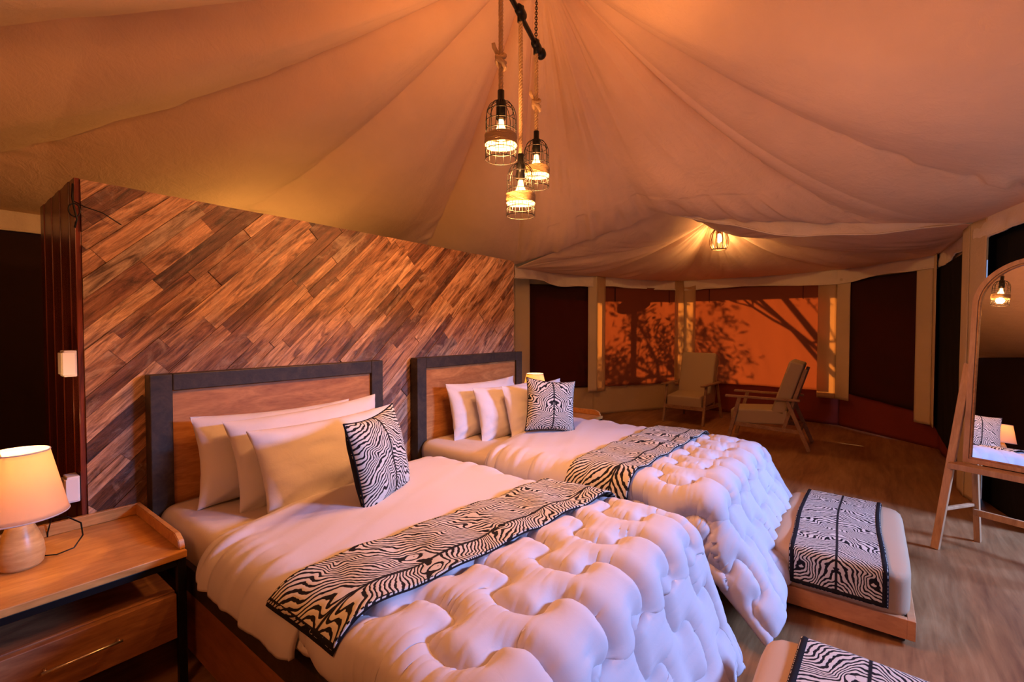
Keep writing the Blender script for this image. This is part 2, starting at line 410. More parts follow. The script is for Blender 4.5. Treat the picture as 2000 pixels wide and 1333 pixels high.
def valance(pts, drop, name='trim_2', label=None, scallop=0.02, lift=0.0, inset=0.0, m=None, taper=False):
    """a hanging strip of canvas below an eave line, open polyline"""
    Pp = np.array(pts, float); out = []
    for i in range(len(Pp) - 1):
        k = max(4, int(np.linalg.norm(Pp[i + 1] - Pp[i]) * 40))
        for q in range(k): out.append(Pp[i] + (Pp[i + 1] - Pp[i]) * q / k)
    out.append(Pp[-1]); C = np.array(out); n = len(C)
    s = np.concatenate([[0], np.cumsum(np.linalg.norm(np.diff(C, axis=0), axis=1))])
    tan = np.gradient(C[:, :2], axis=0); tan /= np.linalg.norm(tan, axis=1, keepdims=True); nor = np.stack([tan[:, 1], -tan[:, 0]], 1)
    rows = []
    for q in np.linspace(0, 1, 10):
        P_ = C.copy(); off = (vnoise(s * 5, np.full(n, q * 1.5)) * 0.03 + vnoise(s * 16, np.full(n, q * 2)) * 0.008) * q
        P_[:, :2] += nor * off[:, None]; P_[:, 2] += lift - drop * (np.sin(pi * s / s[-1]) ** 0.7 + 0.03 if taper else 1.0) * q * (1 + vnoise(s * 1.7, np.zeros(n)) * 0.28) + (scallop * np.sin(s * 9) * q * 0.2)
        rows.append(P_)
    o = grid_mesh(name, np.array(rows), m or M['valance'], thick=0.004); tag(o, label, kind='structure')
    # rolled hem along the bottom
    bm = bmesh.new(); tube(bm, [tuple(p) for p in rows[-1][::2]], 0.009, 6); from_bm('hem', bm, m or M['valance'], o, True)
    return o
valance([(5.28, 1.22, 2.40), (6.2, 1.26, 2.40), (7.2, 0.96, 2.40), (8.95, 0.02, 2.40), (8.68, -2.39, 2.40), (7.7, -3.44, 2.41), (6.6, -3.50, 2.43), (5.74, -3.52, 2.44)], 0.17, 'trim_2', 'cream canvas valance above the porch windows', lift=0.0)
valance([(5.22, -0.92, 2.83), (5.27, -1.5, 2.69), (5.35, -2.3, 2.545), (5.5, -2.85, 2.475), (5.68, -3.47, 2.43)], 0.13, 'trim_3', 'canvas swag where the two ceilings meet', lift=0.015, taper=True)
valance([(5.68, -3.50, 2.44), (4.75, -3.74, 2.44), (2.3, -4.36, 2.44)], 0.19, 'trim_4', 'cream canvas valance over the tent door')
valance([(-2.35, 2.50, 2.43), (1.2, 2.50, 2.43), (4.55, 2.47, 2.42)], 0.16, 'trim_5', 'yellowish canvas valance over the dark back wall', m=M['valance'])

# walls of canvas: each bay is skirt + blind + strips (posts)
def wall_panel(name, a, b, z0, z1, m, parent=None, z0b=None, amp=0.02, freq=3, thick=0.004, off=0.0, label=None, kind=None, res=30):
    a = np.array(a); b = np.array(b); L = np.linalg.norm(b - a); tx = (b - a) / L; nx = np.array([tx[1], -tx[0]])
    nu = max(4, int(L * res)); nv = max(4, int((z1 - z0) * 22)); P = np.zeros((nv, nu, 3))
    for i, z in enumerate(np.linspace(z0, z1, nv)):
        s = np.linspace(0, L, nu); e = np.sin(pi * s / L) ** 0.3
        d = off + amp * (vnoise(s * freq + a[0] * 3 + z * 1.1, np.full(nu, z * 1.3 + a[1])) + 0.35 * vnoise(s * freq * 4 + z * 2.5, np.full(nu, z * 2))) * e
        P[i, :, 0] = a[0] + tx[0] * s + nx[0] * d; P[i, :, 1] = a[1] + tx[1] * s + nx[1] * d; P[i, :, 2] = z if z0b is None else z + (z0b - z0) * (s / L) * (1 - i / (nv - 1))
    o = grid_mesh(name, P, m, parent, thick=thick)
    if kind: tag(o, label, kind=kind)
    return o
wall_nodes = [(4.6, 2.5), (6.08, 1.93), (7.28, 1.01), (9.05, 0.03), (8.79, -2.43), (7.79, -3.49), (5.72, -3.58)]
wallp = thing_wall = bpy.data.objects.new('wall_right', None); COL.objects.link(wallp); tag(wallp, kind='structure')
SILL = [0.50, 0.50, 0.50, 0.52, 0.55, 0.30]; SILB = [0.50, 0.50, 0.50, 0.54, 0.42, 0.06]
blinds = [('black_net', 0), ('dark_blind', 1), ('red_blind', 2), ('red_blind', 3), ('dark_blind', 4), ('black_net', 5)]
labels = ['black mesh window hidden behind the plank wall', 'dark maroon window blind nearest the plank wall', 'narrow window with red blind lit from outside, left of the upright armchair',
          'wide window with orange glowing blind crossed by branch shadows', 'dark window blind right of the glowing one', 'black window beside the mirror']
def lerp(a, b, t): return (a[0] + (b[0] - a[0]) * t, a[1] + (b[1] - a[1]) * t)
wi = 1
for i in range(6):
    a, b = wall_nodes[i], wall_nodes[i + 1]; L = math.dist(a, b)
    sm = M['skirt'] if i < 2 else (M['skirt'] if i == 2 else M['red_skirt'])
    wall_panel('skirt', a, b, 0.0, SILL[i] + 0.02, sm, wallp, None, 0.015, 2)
    wall_panel('header', a, b, 2.2, 2.47, M['strip_dim'], wallp, None, 0.01, 2)
    wa = [0.26, 0.26, 0.17, 0.22, 0.24, 0.20, 0.28][i] / L; wb = [0.26, 0.17, 0.22, 0.24, 0.20, 0.28, .2][i + 1 - 0 if False else i + 1 if i + 1 < 6 else 5] / L
    wa = {0: .2, 1: .26, 2: .17, 3: .22, 4: .24, 5: .20}[i] / L; wb = {0: .26, 1: .17, 2: .22, 3: .24, 4: .20, 5: .28}[i] / L; ma = {2: .03, 3: .03, 4: .2, 5: .2}.get(i, .16) / L; mb = {1: .16, 2: .03, 4: .2, 5: .25}.get(i, .09) / L
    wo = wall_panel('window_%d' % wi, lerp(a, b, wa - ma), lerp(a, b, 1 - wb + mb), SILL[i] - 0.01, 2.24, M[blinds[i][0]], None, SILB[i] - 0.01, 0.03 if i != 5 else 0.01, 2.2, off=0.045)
    tag(wo, labels[i], kind='structure'); wi += 1
    # hanging tie straps at the head of the blind
    if i in (2, 3):
        tx = Vector((b[0] - a[0], b[1] - a[1], 0)).normalized(); nx = Vector((tx.y, -tx.x, 0))
        # which side is inside the tent
        if (Vector((6, -1, 0)) - Vector((*a, 0))).dot(nx) < 0: nx = -nx
        for f in (0.2, 0.8):
            p = Vector((*lerp(a, b, f), 0)) + nx * 0.05; bm = bmesh.new()
            bar(bm, p + Vector((0, 0, 1.98)), p + Vector((0.0, 0, 2.22)), 0.022, 0.006, 0.001); from_bm('strap', bm, M['black_net'], wo)
# canvas strips (posts) over the bays' joints, two leaves each
posts = [(6.08, 1.93, 0, 1, 'strip_dim'), (7.28, 1.01, 1, 2, 'strip'), (9.05, 0.03, 2, 3, 'strip'), (8.79, -2.43, 3, 4, 'strip'), (7.79, -3.49, 4, 5, 'strip'), (5.72, -3.58, 5, 6, 'strip_dim')]
wn = wall_nodes + [(4.75, -3.82)]
for k, (x, y, i0, i1, mm) in enumerate(posts):
    q = bpy.data.objects.new('trim_%d' % (6 + k), None); COL.objects.link(q); tag(q, 'pair of hanging canvas strips between two windows', kind='structure')
    p = Vector((x, y)); u = (Vector(wn[i0]) - p).normalized(); v = (Vector(wn[i1 + 1 if i1 + 1 < len(wn) else -1]) - p).normalized()
    c = Vector((6.2, -0.9)) - p; c.normalize(); p = p + c * 0.10
    wid = [0.26, 0.17, 0.22, 0.24, 0.20, 0.28][k]
    zb = [0.0, 0.42, 0.44, 0.42, 0.30, 0.0][k]
    for j, dd in enumerate((u, v)):
        e = p + dd * wid
        wall_panel('strip', (p.x, p.y), (e.x, e.y), zb, 2.42, M['strip'] if (k, j) in ((1, 1), (2, 0), (2, 1), (3, 0)) else M['strip_dim'], q, None, 0.008, 4, res=40)
    bm = bmesh.new(); tube(bm, [(p.x - c.x * .17, p.y - c.y * .17, 0), (p.x - c.x * .17, p.y - c.y * .17, 2.42)], 0.03, 12); from_bm('pole', bm, M['frame_wood'], q, True)
# back and side walls
wall_panel('wall_back', (-2.4, 2.55), (4.6, 2.52), 0, 2.28, M['dark_wall'], None, None, 0.03, 2, label='dark canvas wall behind the plank partition', kind='structure')
wall_panel('wall_left', (-2.45, -1.2), (-2.4, 2.55), 0, 2.44, M['dark_wall'], None, None, 0.02, 2, label='dark canvas wall', kind='structure')
wall_panel('wall_left', (-1.6, -4.45), (-2.45, -1.2), 0, 2.44, M['skirt'], None, None, 0.02, 2, label='canvas wall behind the camera', kind='structure')
wall_panel('wall_front', (2.3, -4.4), (-1.6, -4.45), 0, 2.44, M['skirt'], None, None, 0.02, 2, label='canvas wall left of the door', kind='structure')
wall_panel('wall_front', (5.75, -3.6), (4.95, -3.76), 0, 2.44, M['black_net'], None, None, 0.02, 2, label='black mesh wall beside the door', kind='structure')

# outer fly roof that shades the blinds' tops
fly = [(6.0, 2.9), (7.7, 1.9), (10.0, 0.5), (9.7, -2.9), (8.2, -4.3), (5.6, -4.5)]
bm = bmesh.new(); top = bm.verts.new((6.7, -1.0, 3.5))
lo = [bm.verts.new((x, y, 2.40)) for x, y in fly]; bk = [bm.verts.new((2.9, 3.4, 3.0)), bm.verts.new((2.9, -0.78, 4.9)), bm.verts.new((2.9, -4.9, 3.0))]
for i in range(5): bm.faces.new((lo[i], lo[i + 1], top))
bm.faces.new((bk[0], lo[0], top)); bm.faces.new((bk[0], top, bk[1])); bm.faces.new((bk[1], top, bk[2])); bm.faces.new((bk[2], top, lo[5]))
b2 = [bm.verts.new((-3, 3.4, 2.55)), bm.verts.new((-3, -0.78, 3.9)), bm.verts.new((-3, -5.3, 2.55)), bm.verts.new((2.9,-4.9,2.99))]
bm.faces.new((b2[0], bk[0], bk[1], b2[1])); bm.faces.new((b2[1], bk[1], bk[2], b2[2]))
o = from_bm('roof', bm, M['outer']); tag(o, 'outer canvas fly sheet over the tent', kind='structure')
o.modifiers.new('thickness', 'SOLIDIFY').thickness = 0.01

# plank partition wall
WX0, WX1, WY, WH = 0.50, 3.79, 0.10, 2.19
pw = bpy.data.objects.new('wall_headboard', None); COL.objects.link(pw); tag(pw, 'diagonal reclaimed plank partition behind the beds', kind='structure')
box('backing', WX0, WX1, WY + 0.018, WY + 0.10, 0, WH - 0.004, M['frame_wood'], pw, 0.002)
def clip_poly(poly, inside, inter):
    out = []
    for i in range(len(poly)):
        a, b = poly[i], poly[(i + 1) % len(poly)]; ia, ib = inside(a), inside(b)
        if ia: out.append(a)
        if ia != ib: out.append(inter(a, b))
    return out
def clip_rect(poly, x0, x1, y0, y1):
    for ax, lim, sgn in ((0, x0, 1), (0, x1, -1), (1, y0, 1), (1, y1, -1)):
        f = lambda p: sgn * (p[ax] - lim) >= 0
        def it(a, b):
            t = (lim - a[ax]) / (b[ax] - a[ax]); return (a[0] + (b[0] - a[0]) * t, a[1] + (b[1] - a[1]) * t)
        poly = clip_poly(poly, f, it)
        if len(poly) < 3: return []
    return poly
ang = R(44); ca, sa = cos(ang), sin(ang)
rng = random.Random(11); q = -3.0; npl = 0
while q < 2.2:
    wdt = rng.choice([0.045, 0.058, 0.07, 0.085, 0.10]); p = -0.5 - rng.random() * 0.8
    while p < 4.6:
        ln = rng.uniform(0.25, 1.15); g = 0.0007
        rect = [(p + g, q + g), (p + ln - g, q + g), (p + ln - g, q + wdt - g), (p + g, q + wdt - g)]
        poly = clip_rect([(WX0 + u * ca - v * sa, u * sa + v * ca) for u, v in rect], WX0, WX1, 0.0, WH)
        hid = poly and max(c[1] for c in poly) < 0.42
        if len(poly) >= 3 and not hid:
            cx = sum(c[0] for c in poly) / len(poly); cz = sum(c[1] for c in poly) / len(poly)
            area = abs(sum(poly[i][0] * poly[(i + 1) % len(poly)][1] - poly[(i + 1) % len(poly)][0] * poly[i][1] for i in range(len(poly)))) / 2
            if area > 2e-4:
                th = rng.uniform(0.018, 0.028); bm = bmesh.new()
                loc = [((x - cx) * ca + (z - cz) * sa, -(x - cx) * sa + (z - cz) * ca) for x, z in poly]
                fr_ = [bm.verts.new((u, -th, v)) for u, v in loc]; bk_ = [bm.verts.new((u, 0, v)) for u, v in loc]
                # slight chamfer
                c0 = Vector((0, -th, 0))
                n_ = len(loc); bm.faces.new(fr_); bm.faces.new(bk_[::-1])
                for i in range(n_): bm.faces.new((fr_[i], bk_[i], bk_[(i + 1) % n_], fr_[(i + 1) % n_]))
                o = from_bm('plank', bm, M['plank'], pw); o.location = (cx, WY + 0.018, cz); o.rotation_euler = (0, -ang, 0); npl += 1
        p += ln
    q += wdt
print('planks', npl)
# mahogany end face
nb = 8
for k in range(nb):
    y0 = WY + 0.0 + k * 0.86 / nb
    box('panel', WX0 - 0.022 - 0.003 * (k % 2), WX0, y0 + 0.0015, y0 + 0.86 / nb - 0.0015, 0, WH + 0.004, M['mahogany'], pw, 0.003)
box('backing', WX0, WX0 + 0.06, WY + 0.1, WY + 0.86, 0, WH, M['frame_wood'], pw, 0.002)
box('backing', WX0 + 0.06, WX1, WY + 0.80, WY + 0.86, 0, WH - 0.02, M['frame_wood'], pw, 0.002)
# loose wire on the top corner
bm = bmesh.new()
tube(bm, [(0.472, 0.085, 2.16), (0.468, 0.078, 2.10), (0.474, 0.08, 2.05), (0.482, 0.074, 2.0), (0.474, 0.078, 1.96)], 0.004, 6)
tube(bm, [(0.474, 0.08, 2.08), (0.51, 0.07, 2.06), (0.57, 0.068, 2.045), (0.64, 0.07, 2.0)], 0.0025, 6)
tube(bm, [(0.474 + 0.02 * cos(a) , 0.076, 2.04 + 0.03 * sin(a)) for a in np.linspace(0, 2 * pi, 14)[:-1]], 0.003, 6, True)
tag(from_bm('wire', bm, M['black_metal'], None, True), 'loose black wire hooked on the top left corner of the plank wall', 'wire')
# switches
def switch(z, label, group=None, yy=0.13):
    t = thing('light_switch', label, 'switch', (WX0 - 0.027, yy, z))
    bm = bmesh.new(); bx(bm, -0.045, 0, -0.04, 0.045, -0.06, 0.06, 0.004); from_bm('back_box', bm, M['plastic'], t)
    bm = bmesh.new(); bx(bm, -0.050, -0.006, -0.047, -0.040, -0.052, 0.052, 0.003); from_bm('rocker', bm, M['plastic'], t)
    bm = bmesh.new(); bx(bm, -0.053, -0.046, -0.035, 0.04, -0.05, 0.05, 0.003); from_bm('face_plate', bm, M['plastic'], t)
switch(1.34, 'upper white switch box on the dark red end of the plank wall')
switch(0.76, 'lower white switch box, just above the nightstand')

# ------------------------------------------------------------------ soft goods
def pillow_mesh(wd, hg, th, n=26, pinch=0.04, seed=0, wr=0.006):
    u = np.sin(np.linspace(-pi / 2, pi / 2, n)); v = np.sin(np.linspace(-pi / 2, pi / 2, n))
    U, V = np.meshgrid(u, v)
    x = U * wd / 2 * (1 - pinch * (1 - V ** 2) * 1.0 * np.abs(U) ** 3 )
    z = V * hg / 2 * (1 - pinch * 1.3 * (1 - U ** 2) * np.abs(V) ** 3)
    T = th / 2 * (np.clip(1 - np.abs(U) ** 2.4, 0, 1) * np.clip(1 - np.abs(V) ** 2.4, 0, 1)) ** 0.52
    W = fbm(U * 3 + seed * 7, V * 3 + seed * 3) * wr * (T / (th / 2)) + wr * 1.2 * vnoise(np.arctan2(V, U) * 9 + seed, np.hypot(U, V) * 1.5) * np.clip(np.hypot(U, V) - 0.5, 0, 1) * (T > 1e-5)
    front = np.stack([x, -(T + W), z], -1); back = np.stack([x, (T + W * 0.7), z], -1)
    front[T < 1e-6, 1] = 0; back[T < 1e-6, 1] = 0
    verts = np.concatenate([front.reshape(-1, 3), back.reshape(-1, 3)]); f = []
    for i in range(n - 1):
        for j in range(n - 1):
            a = i * n + j; f.append((a, a + 1, a + n + 1, a + n)); b = a + n * n; f.append((b, b + n, b + n + 1, b + 1))
    me = bpy.data.meshes.new('pillow'); me.from_pydata(verts.tolist(), [], f)
    lay = me.uv_layers.new(name='UVMap'); 
    for lp in me.loops:
        c = me.vertices[lp.vertex_index].co; lay.data[lp.index].uv = (c.x, c.z)
    bm = bmesh.new(); bm.from_mesh(me); bmesh.ops.remove_doubles(bm, verts=bm.verts, dist=1e-5); bm.to_mesh(me); bm.free()
    return me
def pillow(label, loc, rot, wd=0.86, hg=0.46, th=0.17, seed=0, group=None, m='pillow', name='pillow', cat='pillow', stripes=False):
    me = pillow_mesh(wd, hg, th, 40, 0.07, seed, 0.011)
    o = link(name, me, M[m]); o.location = loc; o.rotation_euler = rot
    return tag(o, label, cat, group)
# near bed: each loc is the centre
PT = 0.625
pillow('rearmost white pillow against the near headboard, in shade', (1.30, -0.15, PT + 0.20), (R(-13), R(1), R(0)), 0.90, 0.46, 0.21, 1)
pillow('middle white pillow of the near bed, its top edge catching light', (1.41, -0.31, PT + 0.20), (R(-16), R(-2), R(2)), 0.92, 0.48, 0.19, 2)
pillow('front white striped pillow of the near bed, behind the zebra cushion', (1.44, -0.49, PT + 0.175), (R(-22), R(-1), R(3)), 0.90, 0.46, 0.19, 3)
# far bed
pillow('rearmost white pillow against the far headboard', (3.06, -0.16, PT + 0.20), (R(-13), 0, R(-2)), 0.86, 0.47, 0.17, 4)
pillow('middle white pillow of the far bed', (3.16, -0.36, PT + 0.18), (R(-14), 0, R(-4)), 0.82, 0.45, 0.17, 5)
pillow('front white pillow of the far bed, left of the zebra cushion', (3.30, -0.54, PT + 0.19), (R(-15), 0, R(-4)), 0.80, 0.46, 0.16, 6)
def cushion(label, loc, rot, s=0.43, seed=0):
    t = thing('zebra_cushion', label, 'cushion', loc); t.rotation_euler = rot
    me = pillow_mesh(s, s, 0.15, 30, 0.09, seed, 0.004); 
    o = link('cover', me, M['zebra_small'], t)
    # black back half as a slightly larger shell behind, plus piping
    me2 = pillow_mesh(s * 1.012, s * 1.012, 0.156, 30, 0.09, seed, 0.004)
    bm = bmesh.new(); bm.from_mesh(me2); bmesh.ops.delete(bm, geom=[f for f in bm.faces if f.calc_center_median().y < 0.004], context='FACES'); bm.to_mesh(me2); bm.free()
    link('back_cover', me2, M['black_cloth'], t)
    n = 30; u = np.sin(np.linspace(-pi / 2, pi / 2, n)); pts = []
    k = 0.09
    for a in u[:-1]: pts.append((a * s / 2, 0, -s / 2 * (1 - k * 1.3 * (1 - a * a))))
    for a in u[:-1]: pts.append((s / 2 * (1 - k * (1 - a * a)), 0, a * s / 2))
    for a in u[::-1][:-1]: pts.append((a * s / 2, 0, s / 2 * (1 - k * 1.3 * (1 - a * a))))
    for a in u[::-1][:-1]: pts.append((-s / 2 * (1 - k * (1 - a * a)), 0, a * s / 2))
    bm = bmesh.new(); tube(bm, pts, 0.0045, 6, True); from_bm('piping', bm, M['black_cloth'], t, True)
    return t
cushion('larger zebra print cushion with black back, on the near bed', (1.42, -0.88, 0.862), (R(-12), R(-3), R(24)), 0.45, 1)
cushion('smaller looking zebra print cushion on the far bed', (3.13, -0.78, 0.885), (R(-12), R(6), R(-36)), 0.42, 2)

# quilting pattern
def quilt_curves(u0, u1, v0, v1):
    pts = []
    s = np.arange(v0 - 0.3, v1 + 0.3, 0.006); k0 = int((u0) / 0.27) - 2; k1 = int(u1 / 0.27) + 3
    for k in range(k0, k1):
        ph = 2 * pi * s / 0.34 + (k * 0.12)
        uu = k * 0.265 + 0.078 * np.sin(ph)
        vv = s - 0.036 * np.sin(2 * ph)
        pts.append(np.stack([uu, vv], 1))
    return np.concatenate(pts)
def nearest(U, V, C):
    X = np.stack([U.ravel(), V.ravel()], 1); out = np.empty(len(X)); ix = np.empty(len(X), int)
    # coarse binning by v
    order = np.argsort(C[:, 1]); C = C[order]
    for v0 in np.arange(X[:, 1].min(), X[:, 1].max() + 0.05, 0.05):
        m_ = (X[:, 1] >= v0) & (X[:, 1] < v0 + 0.05)
        if not m_.any(): continue
        a = np.searchsorted(C[:, 1], v0 - 0.16); b = np.searchsorted(C[:, 1], v0 + 0.21)
        D = ((X[m_][:, None, :] - C[None, a:b, :]) ** 2).sum(2); out[m_] = np.sqrt(D.min(1))
    return out.reshape(U.shape)
def drape(U, V, cx, zt, hw, L, r=0.07, fs=0.12, ff=0.30, wob=0.0):
    """cloth coords (u across, v from headboard to foot) to world points"""
    eu = np.maximum(np.abs(U) - hw, 0) * np.sign(U); ev = np.maximum(V - L, 0); e = np.hypot(eu, ev); es = np.maximum(e, 1e-6)
    du, dv = eu / es, ev / es
    fl = fs * np.abs(du) + ff * dv
    q = r * pi / 2; arcp = e < q
    out = np.where(arcp, r * np.sin(np.minimum(e, q) / r), r + fl * (e - q))
    drop = np.where(arcp, r * (1 - np.cos(np.minimum(e, q) / r)), r + np.sqrt(1 - np.minimum(fl, .95) ** 2) * (e - q))
    if wob:
        along = np.where(dv > np.abs(du), U, V)
        out = out + wob * np.clip((e - q) / 0.3, 0, 1) * np.sin(along * 17 + np.sin(along * 5) * 2)
    x = cx + np.clip(U, -hw, hw) + du * out; y = -(np.minimum(V, L) + dv * out); z = zt - drop
    return np.stack([x, y, z], -1)
def make_bed(cx, seed, which, hang_l, hang_r, hang_f):
    zt = 0.60
    bed = thing('bed', which + ' with dark framed wooden headboard', 'bed', (cx, 0, 0))
    hb = 0.69
    # headboard
    zh = 1.27
    for nm, x0, x1, z0, z1 in (('headboard_post', -hb, -hb + 0.095, 0.0, zh), ('headboard_post', hb - 0.095, hb, 0.0, zh), ('headboard_rail', -hb + 0.096, hb - 0.096, zh - 0.085, zh)):
        o = box(nm, x0, x1, 0.0, 0.082, z0, z1, M['frame_wood'], bed, 0.004)
    box('headboard_panel', -hb + 0.094, hb - 0.094, 0.022, 0.06, 0.30, zh - 0.084, M['teak'], bed, 0.002)
    # base: dark rail with reddish side boards
    for s in (-1, 1):
        box('side_rail', s * 0.68 - 0.03 * (s > 0) , s * 0.68 + 0.03 * (s < 0), -2.12, -0.002, 0.34, 0.455, M['frame_wood'], bed)
        box('side_board', s * 0.675 - 0.02 * (s > 0), s * 0.675 + 0.02 * (s < 0), -2.10, -0.002, 0.07, 0.338, M['teak_red'], bed)
    box('foot_rail', -0.648, 0.648, -2.12, -2.085, 0.34, 0.455, M['frame_wood'], bed)
    box('foot_board', -0.65, 0.65, -2.10, -2.075, 0.07, 0.338, M['teak_red'], bed)
    box('slat_base', -0.645, 0.645, -2.07, -0.004, 0.28, 0.335, M['frame_wood'], bed, 0.002)
    for sx in (-1, 1):
        for yy in (-0.12, -1.98): box('leg', sx * 0.6 - 0.04, sx * 0.6 + 0.04, yy - 0.04, yy + 0.04, 0, 0.28, M['frame_wood'], bed)
    # mattress with fitted sheet: bulged box
    n = 60; nv = 70
    U, V = np.meshgrid(np.linspace(-0.66 - 0.22, 0.66 + 0.22, n * 2), np.linspace(0.012, 2.10 + 0.2, nv))
    P = drape(U, V, 0, zt, 0.59, 2.02, 0.06, 0.0, 0.0)
    nn = normals(P); nn *= np.sign(nn[nv // 2, n, 2])
    P = P + nn * (fbm(U * 5 + seed, V * 3.5, 3) * 0.006 + 0.007 * np.clip((np.abs(U) - 0.62) / .1, 0, 1) * vnoise(V * 26 + seed, U * 2.0))[..., None]
    P[..., 2] = np.maximum(P[..., 2], 0.345)
    m_ = grid_mesh('mattress', P, M['sheet']); tag(m_, 'mattress in cream fitted sheet on the ' + which.split(' with')[0], 'mattress'); m_.location = (cx, 0, 0); 
    s_ = m_.modifiers.new('thickness', 'SOLIDIFY'); s_.thickness = 0.01; s_.offset = -1
    # comforter
    com = thing('comforter', 'puffy white quilted comforter on the ' + which.split(' with')[0], 'comforter', (cx, 0, 0))
    hw, L, ztc = 0.60, 2.10, 0.625
    u = np.linspace(-(hw + hang_l), hw + hang_r, 300); v = np.linspace(1.43, L + hang_f, 260)
    U, V = np.meshgrid(u, v); D = nearest(U, V, quilt_curves(u[0], u[-1], v[0], v[-1]))
    prof = 1 - (1 - np.clip(D / 0.085, 0, 1)) ** 3.2
    H = 0.054 * prof
    near = np.exp(-(D / 0.045) ** 2)
    H += (0.0060 * vnoise(U * 6 + seed, V * 52 + U * 6) + 0.0036 * vnoise(V * 90 + U * 9, U * 12 + seed)) * (0.18 + near) * np.clip(D / 0.015, 0, 1)
    H += 0.005 * fbm(U * 3 + seed * 5, V * 3)
    edge = np.clip(np.minimum(np.minimum(U - u[0], u[-1] - U), np.minimum(v[-1] - V, (V - v[0]) * 0.35)) / 0.07, 0, 1) ** 0.5
    P = drape(U, V, 0, ztc, hw, L, 0.09, 0.10, 0.42 if seed == 1 else 0.58, 0.014)
    H = H * (1 - 0.45 * np.clip((V - L - 0.10) / 0.25, 0, 1))
    # corner folds hang lower and gather
    nn = normals(P); nn = nn * np.sign(nn[100, 150, 2])
    P = P + nn * (H * (0.25 + 0.75 * edge))[..., None]
    P[..., 2] = np.maximum(P[..., 2], 0.03 + 0.01 * np.sin(U * 20))
    o = grid_mesh('quilted_cover', P, M['cotton'], com); sm = o.modifiers.new('thickness', 'SOLIDIFY'); sm.thickness = 0.02; sm.offset = -1
    # folded-back smooth part: upper loop
    u = np.linspace(-(hw + hang_l + 0.01), hw + hang_r * 0.95, 190); v = np.linspace(0.60, 1.46, 110); U, V = np.meshgrid(u, v)
    vv = (V - 0.60) / 0.86
    crease = -0.07 * np.sin(pi * np.clip((U + hw) / (2 * hw), 0, 1))      # the front edge runs in a gentle curve
    V2 = V + crease * (1 - vv) + 0.16 * (1 - vv) * (U / hw) * -0.6
    thick = 0.030 * np.clip(vv * 9, 0, 1) ** 0.5 + 0.012 * np.sin(pi * np.clip(vv, 0, 1)) + 0.018
    P = drape(U, V2, 0, zt + 0.012, hw, L, 0.09, 0.10, 0.3, 0.0)
    nn = normals(P); nn = nn * np.sign(nn[50, 90, 2])
    side = np.clip((np.abs(U) - hw + 0.05) / 0.12, 0, 1)
    H = thick + 0.007 * fbm(U * 2.1 + V * 1.5 + seed * 2, V * 3.5 - U * 2, 2) + side * (0.010 if seed == 1 else 0.016) * vnoise(V * 22 + seed, U * 1.6) + 0.0018 * vnoise(U * 5 + V * 16 + seed, V * 5)
    H = H * np.where(vv < 0.02, 0.45, 1) + 0.0
    P = P + nn * H[..., None]
    o = grid_mesh('folded_edge', P, M['cotton'], com); sm = o.modifiers.new('thickness', 'SOLIDIFY'); sm.thickness = 0.018; sm.offset = -1
    # runner lying across
    def rs(U, V, extra=0.0):
        P = drape(U, V, 0, ztc, hw, L, 0.09, 0.10, 0.3, 0.0); nn = normals(P); nn = nn * np.sign(nn[P.shape[0] // 2, P.shape[1] // 2, 2])
        h = 0.080 + 0.006 * fbm(U * 4 + seed, V * 6) + 0.006 * np.sin(U * 21 + V * 8) + extra
        return P + nn * h[..., None], nn
    run = thing('bed_runner', 'zebra print bed runner with black border across the ' + which.split(' with')[0], 'bed runner', (cx, 0, 0))
    ul, ur, va, vb = -(hw + 0.085), hw + 0.10, 1.38, 1.745
    if seed == 2: va, vb = 1.40, 1.79; ul = -(hw + 0.24)
    u = np.linspace(ul, ur, 120); v = np.linspace(va, vb, 34); U, V = np.meshgrid(u, v)
    skew = 0.06 * (U / hw) if seed == 1 else 0.03 * U
    Vs = V + skew
    P, nn = rs(U, Vs)
    o = grid_mesh('printed_cloth', P, M['zebra'], run, uv=np.stack([V - va - 0.72 * (vb - va), U], -1)); sm = o.modifiers.new('thickness', 'SOLIDIFY'); sm.thickness = 0.006; sm.offset = -1
    # border band: four strips joined
    bw = 0.017; per = []
    for a in np.linspace(ul, ur, 110): per.append((a, va))
    for a in np.linspace(va, vb, 30)[1:]: per.append((ur, a))
    for a in np.linspace(ur, ul, 110)[1:]: per.append((a, vb))
    for a in np.linspace(vb, va, 30)[1:-1]: per.append((ul, a))
    per = np.array(per); cxy = np.array([(ul + ur) / 2, (va + vb) / 2])
    inn = per.copy(); inn[:, 0] = np.clip(inn[:, 0], ul + bw, ur - bw); inn[:, 1] = np.clip(inn[:, 1], va + bw, vb - bw)
    otr = per.copy(); otr += np.sign(per - cxy) * (np.abs(per - np.clip(per, [ul + 1e-4, va + 1e-4], [ur - 1e-4, vb - 1e-4])) > 0) * 0.004
    G = np.stack([inn, (inn * 2 + otr) / 3, (inn + otr * 2) / 3, otr]); Ug, Vg = G[..., 0], G[..., 1]
    Vg2 = Vg + (0.06 * (Ug / hw) if seed == 1 else 0.03 * Ug)
    # same surface as cloth, a little proud
    Pb = drape(Ug, Vg2, 0, ztc, hw, L, 0.09, 0.10, 0.3, 0.0)
    gu = (drape(Ug + 1e-3, Vg2, 0, ztc, hw, L, 0.09, 0.10, 0.3) - Pb); gv = (drape(Ug, Vg2 + 1e-3, 0, ztc, hw, L, 0.09, 0.10, 0.3) - Pb)
    nb_ = np.cross(gv, gu); nb_ /= np.linalg.norm(nb_, axis=2, keepdims=True) + 1e-12; nb_ *= np.where(nb_[..., 2:3] * 1 + 0 < -0.2, -1, 1)
    h = 0.080 + 0.006 * fbm(Ug * 4 + seed, Vg2 * 6) + 0.006 * np.sin(Ug * 21 + Vg2 * 8) + np.array([0.001, 0.006, 0.006, -0.002])[:, None]
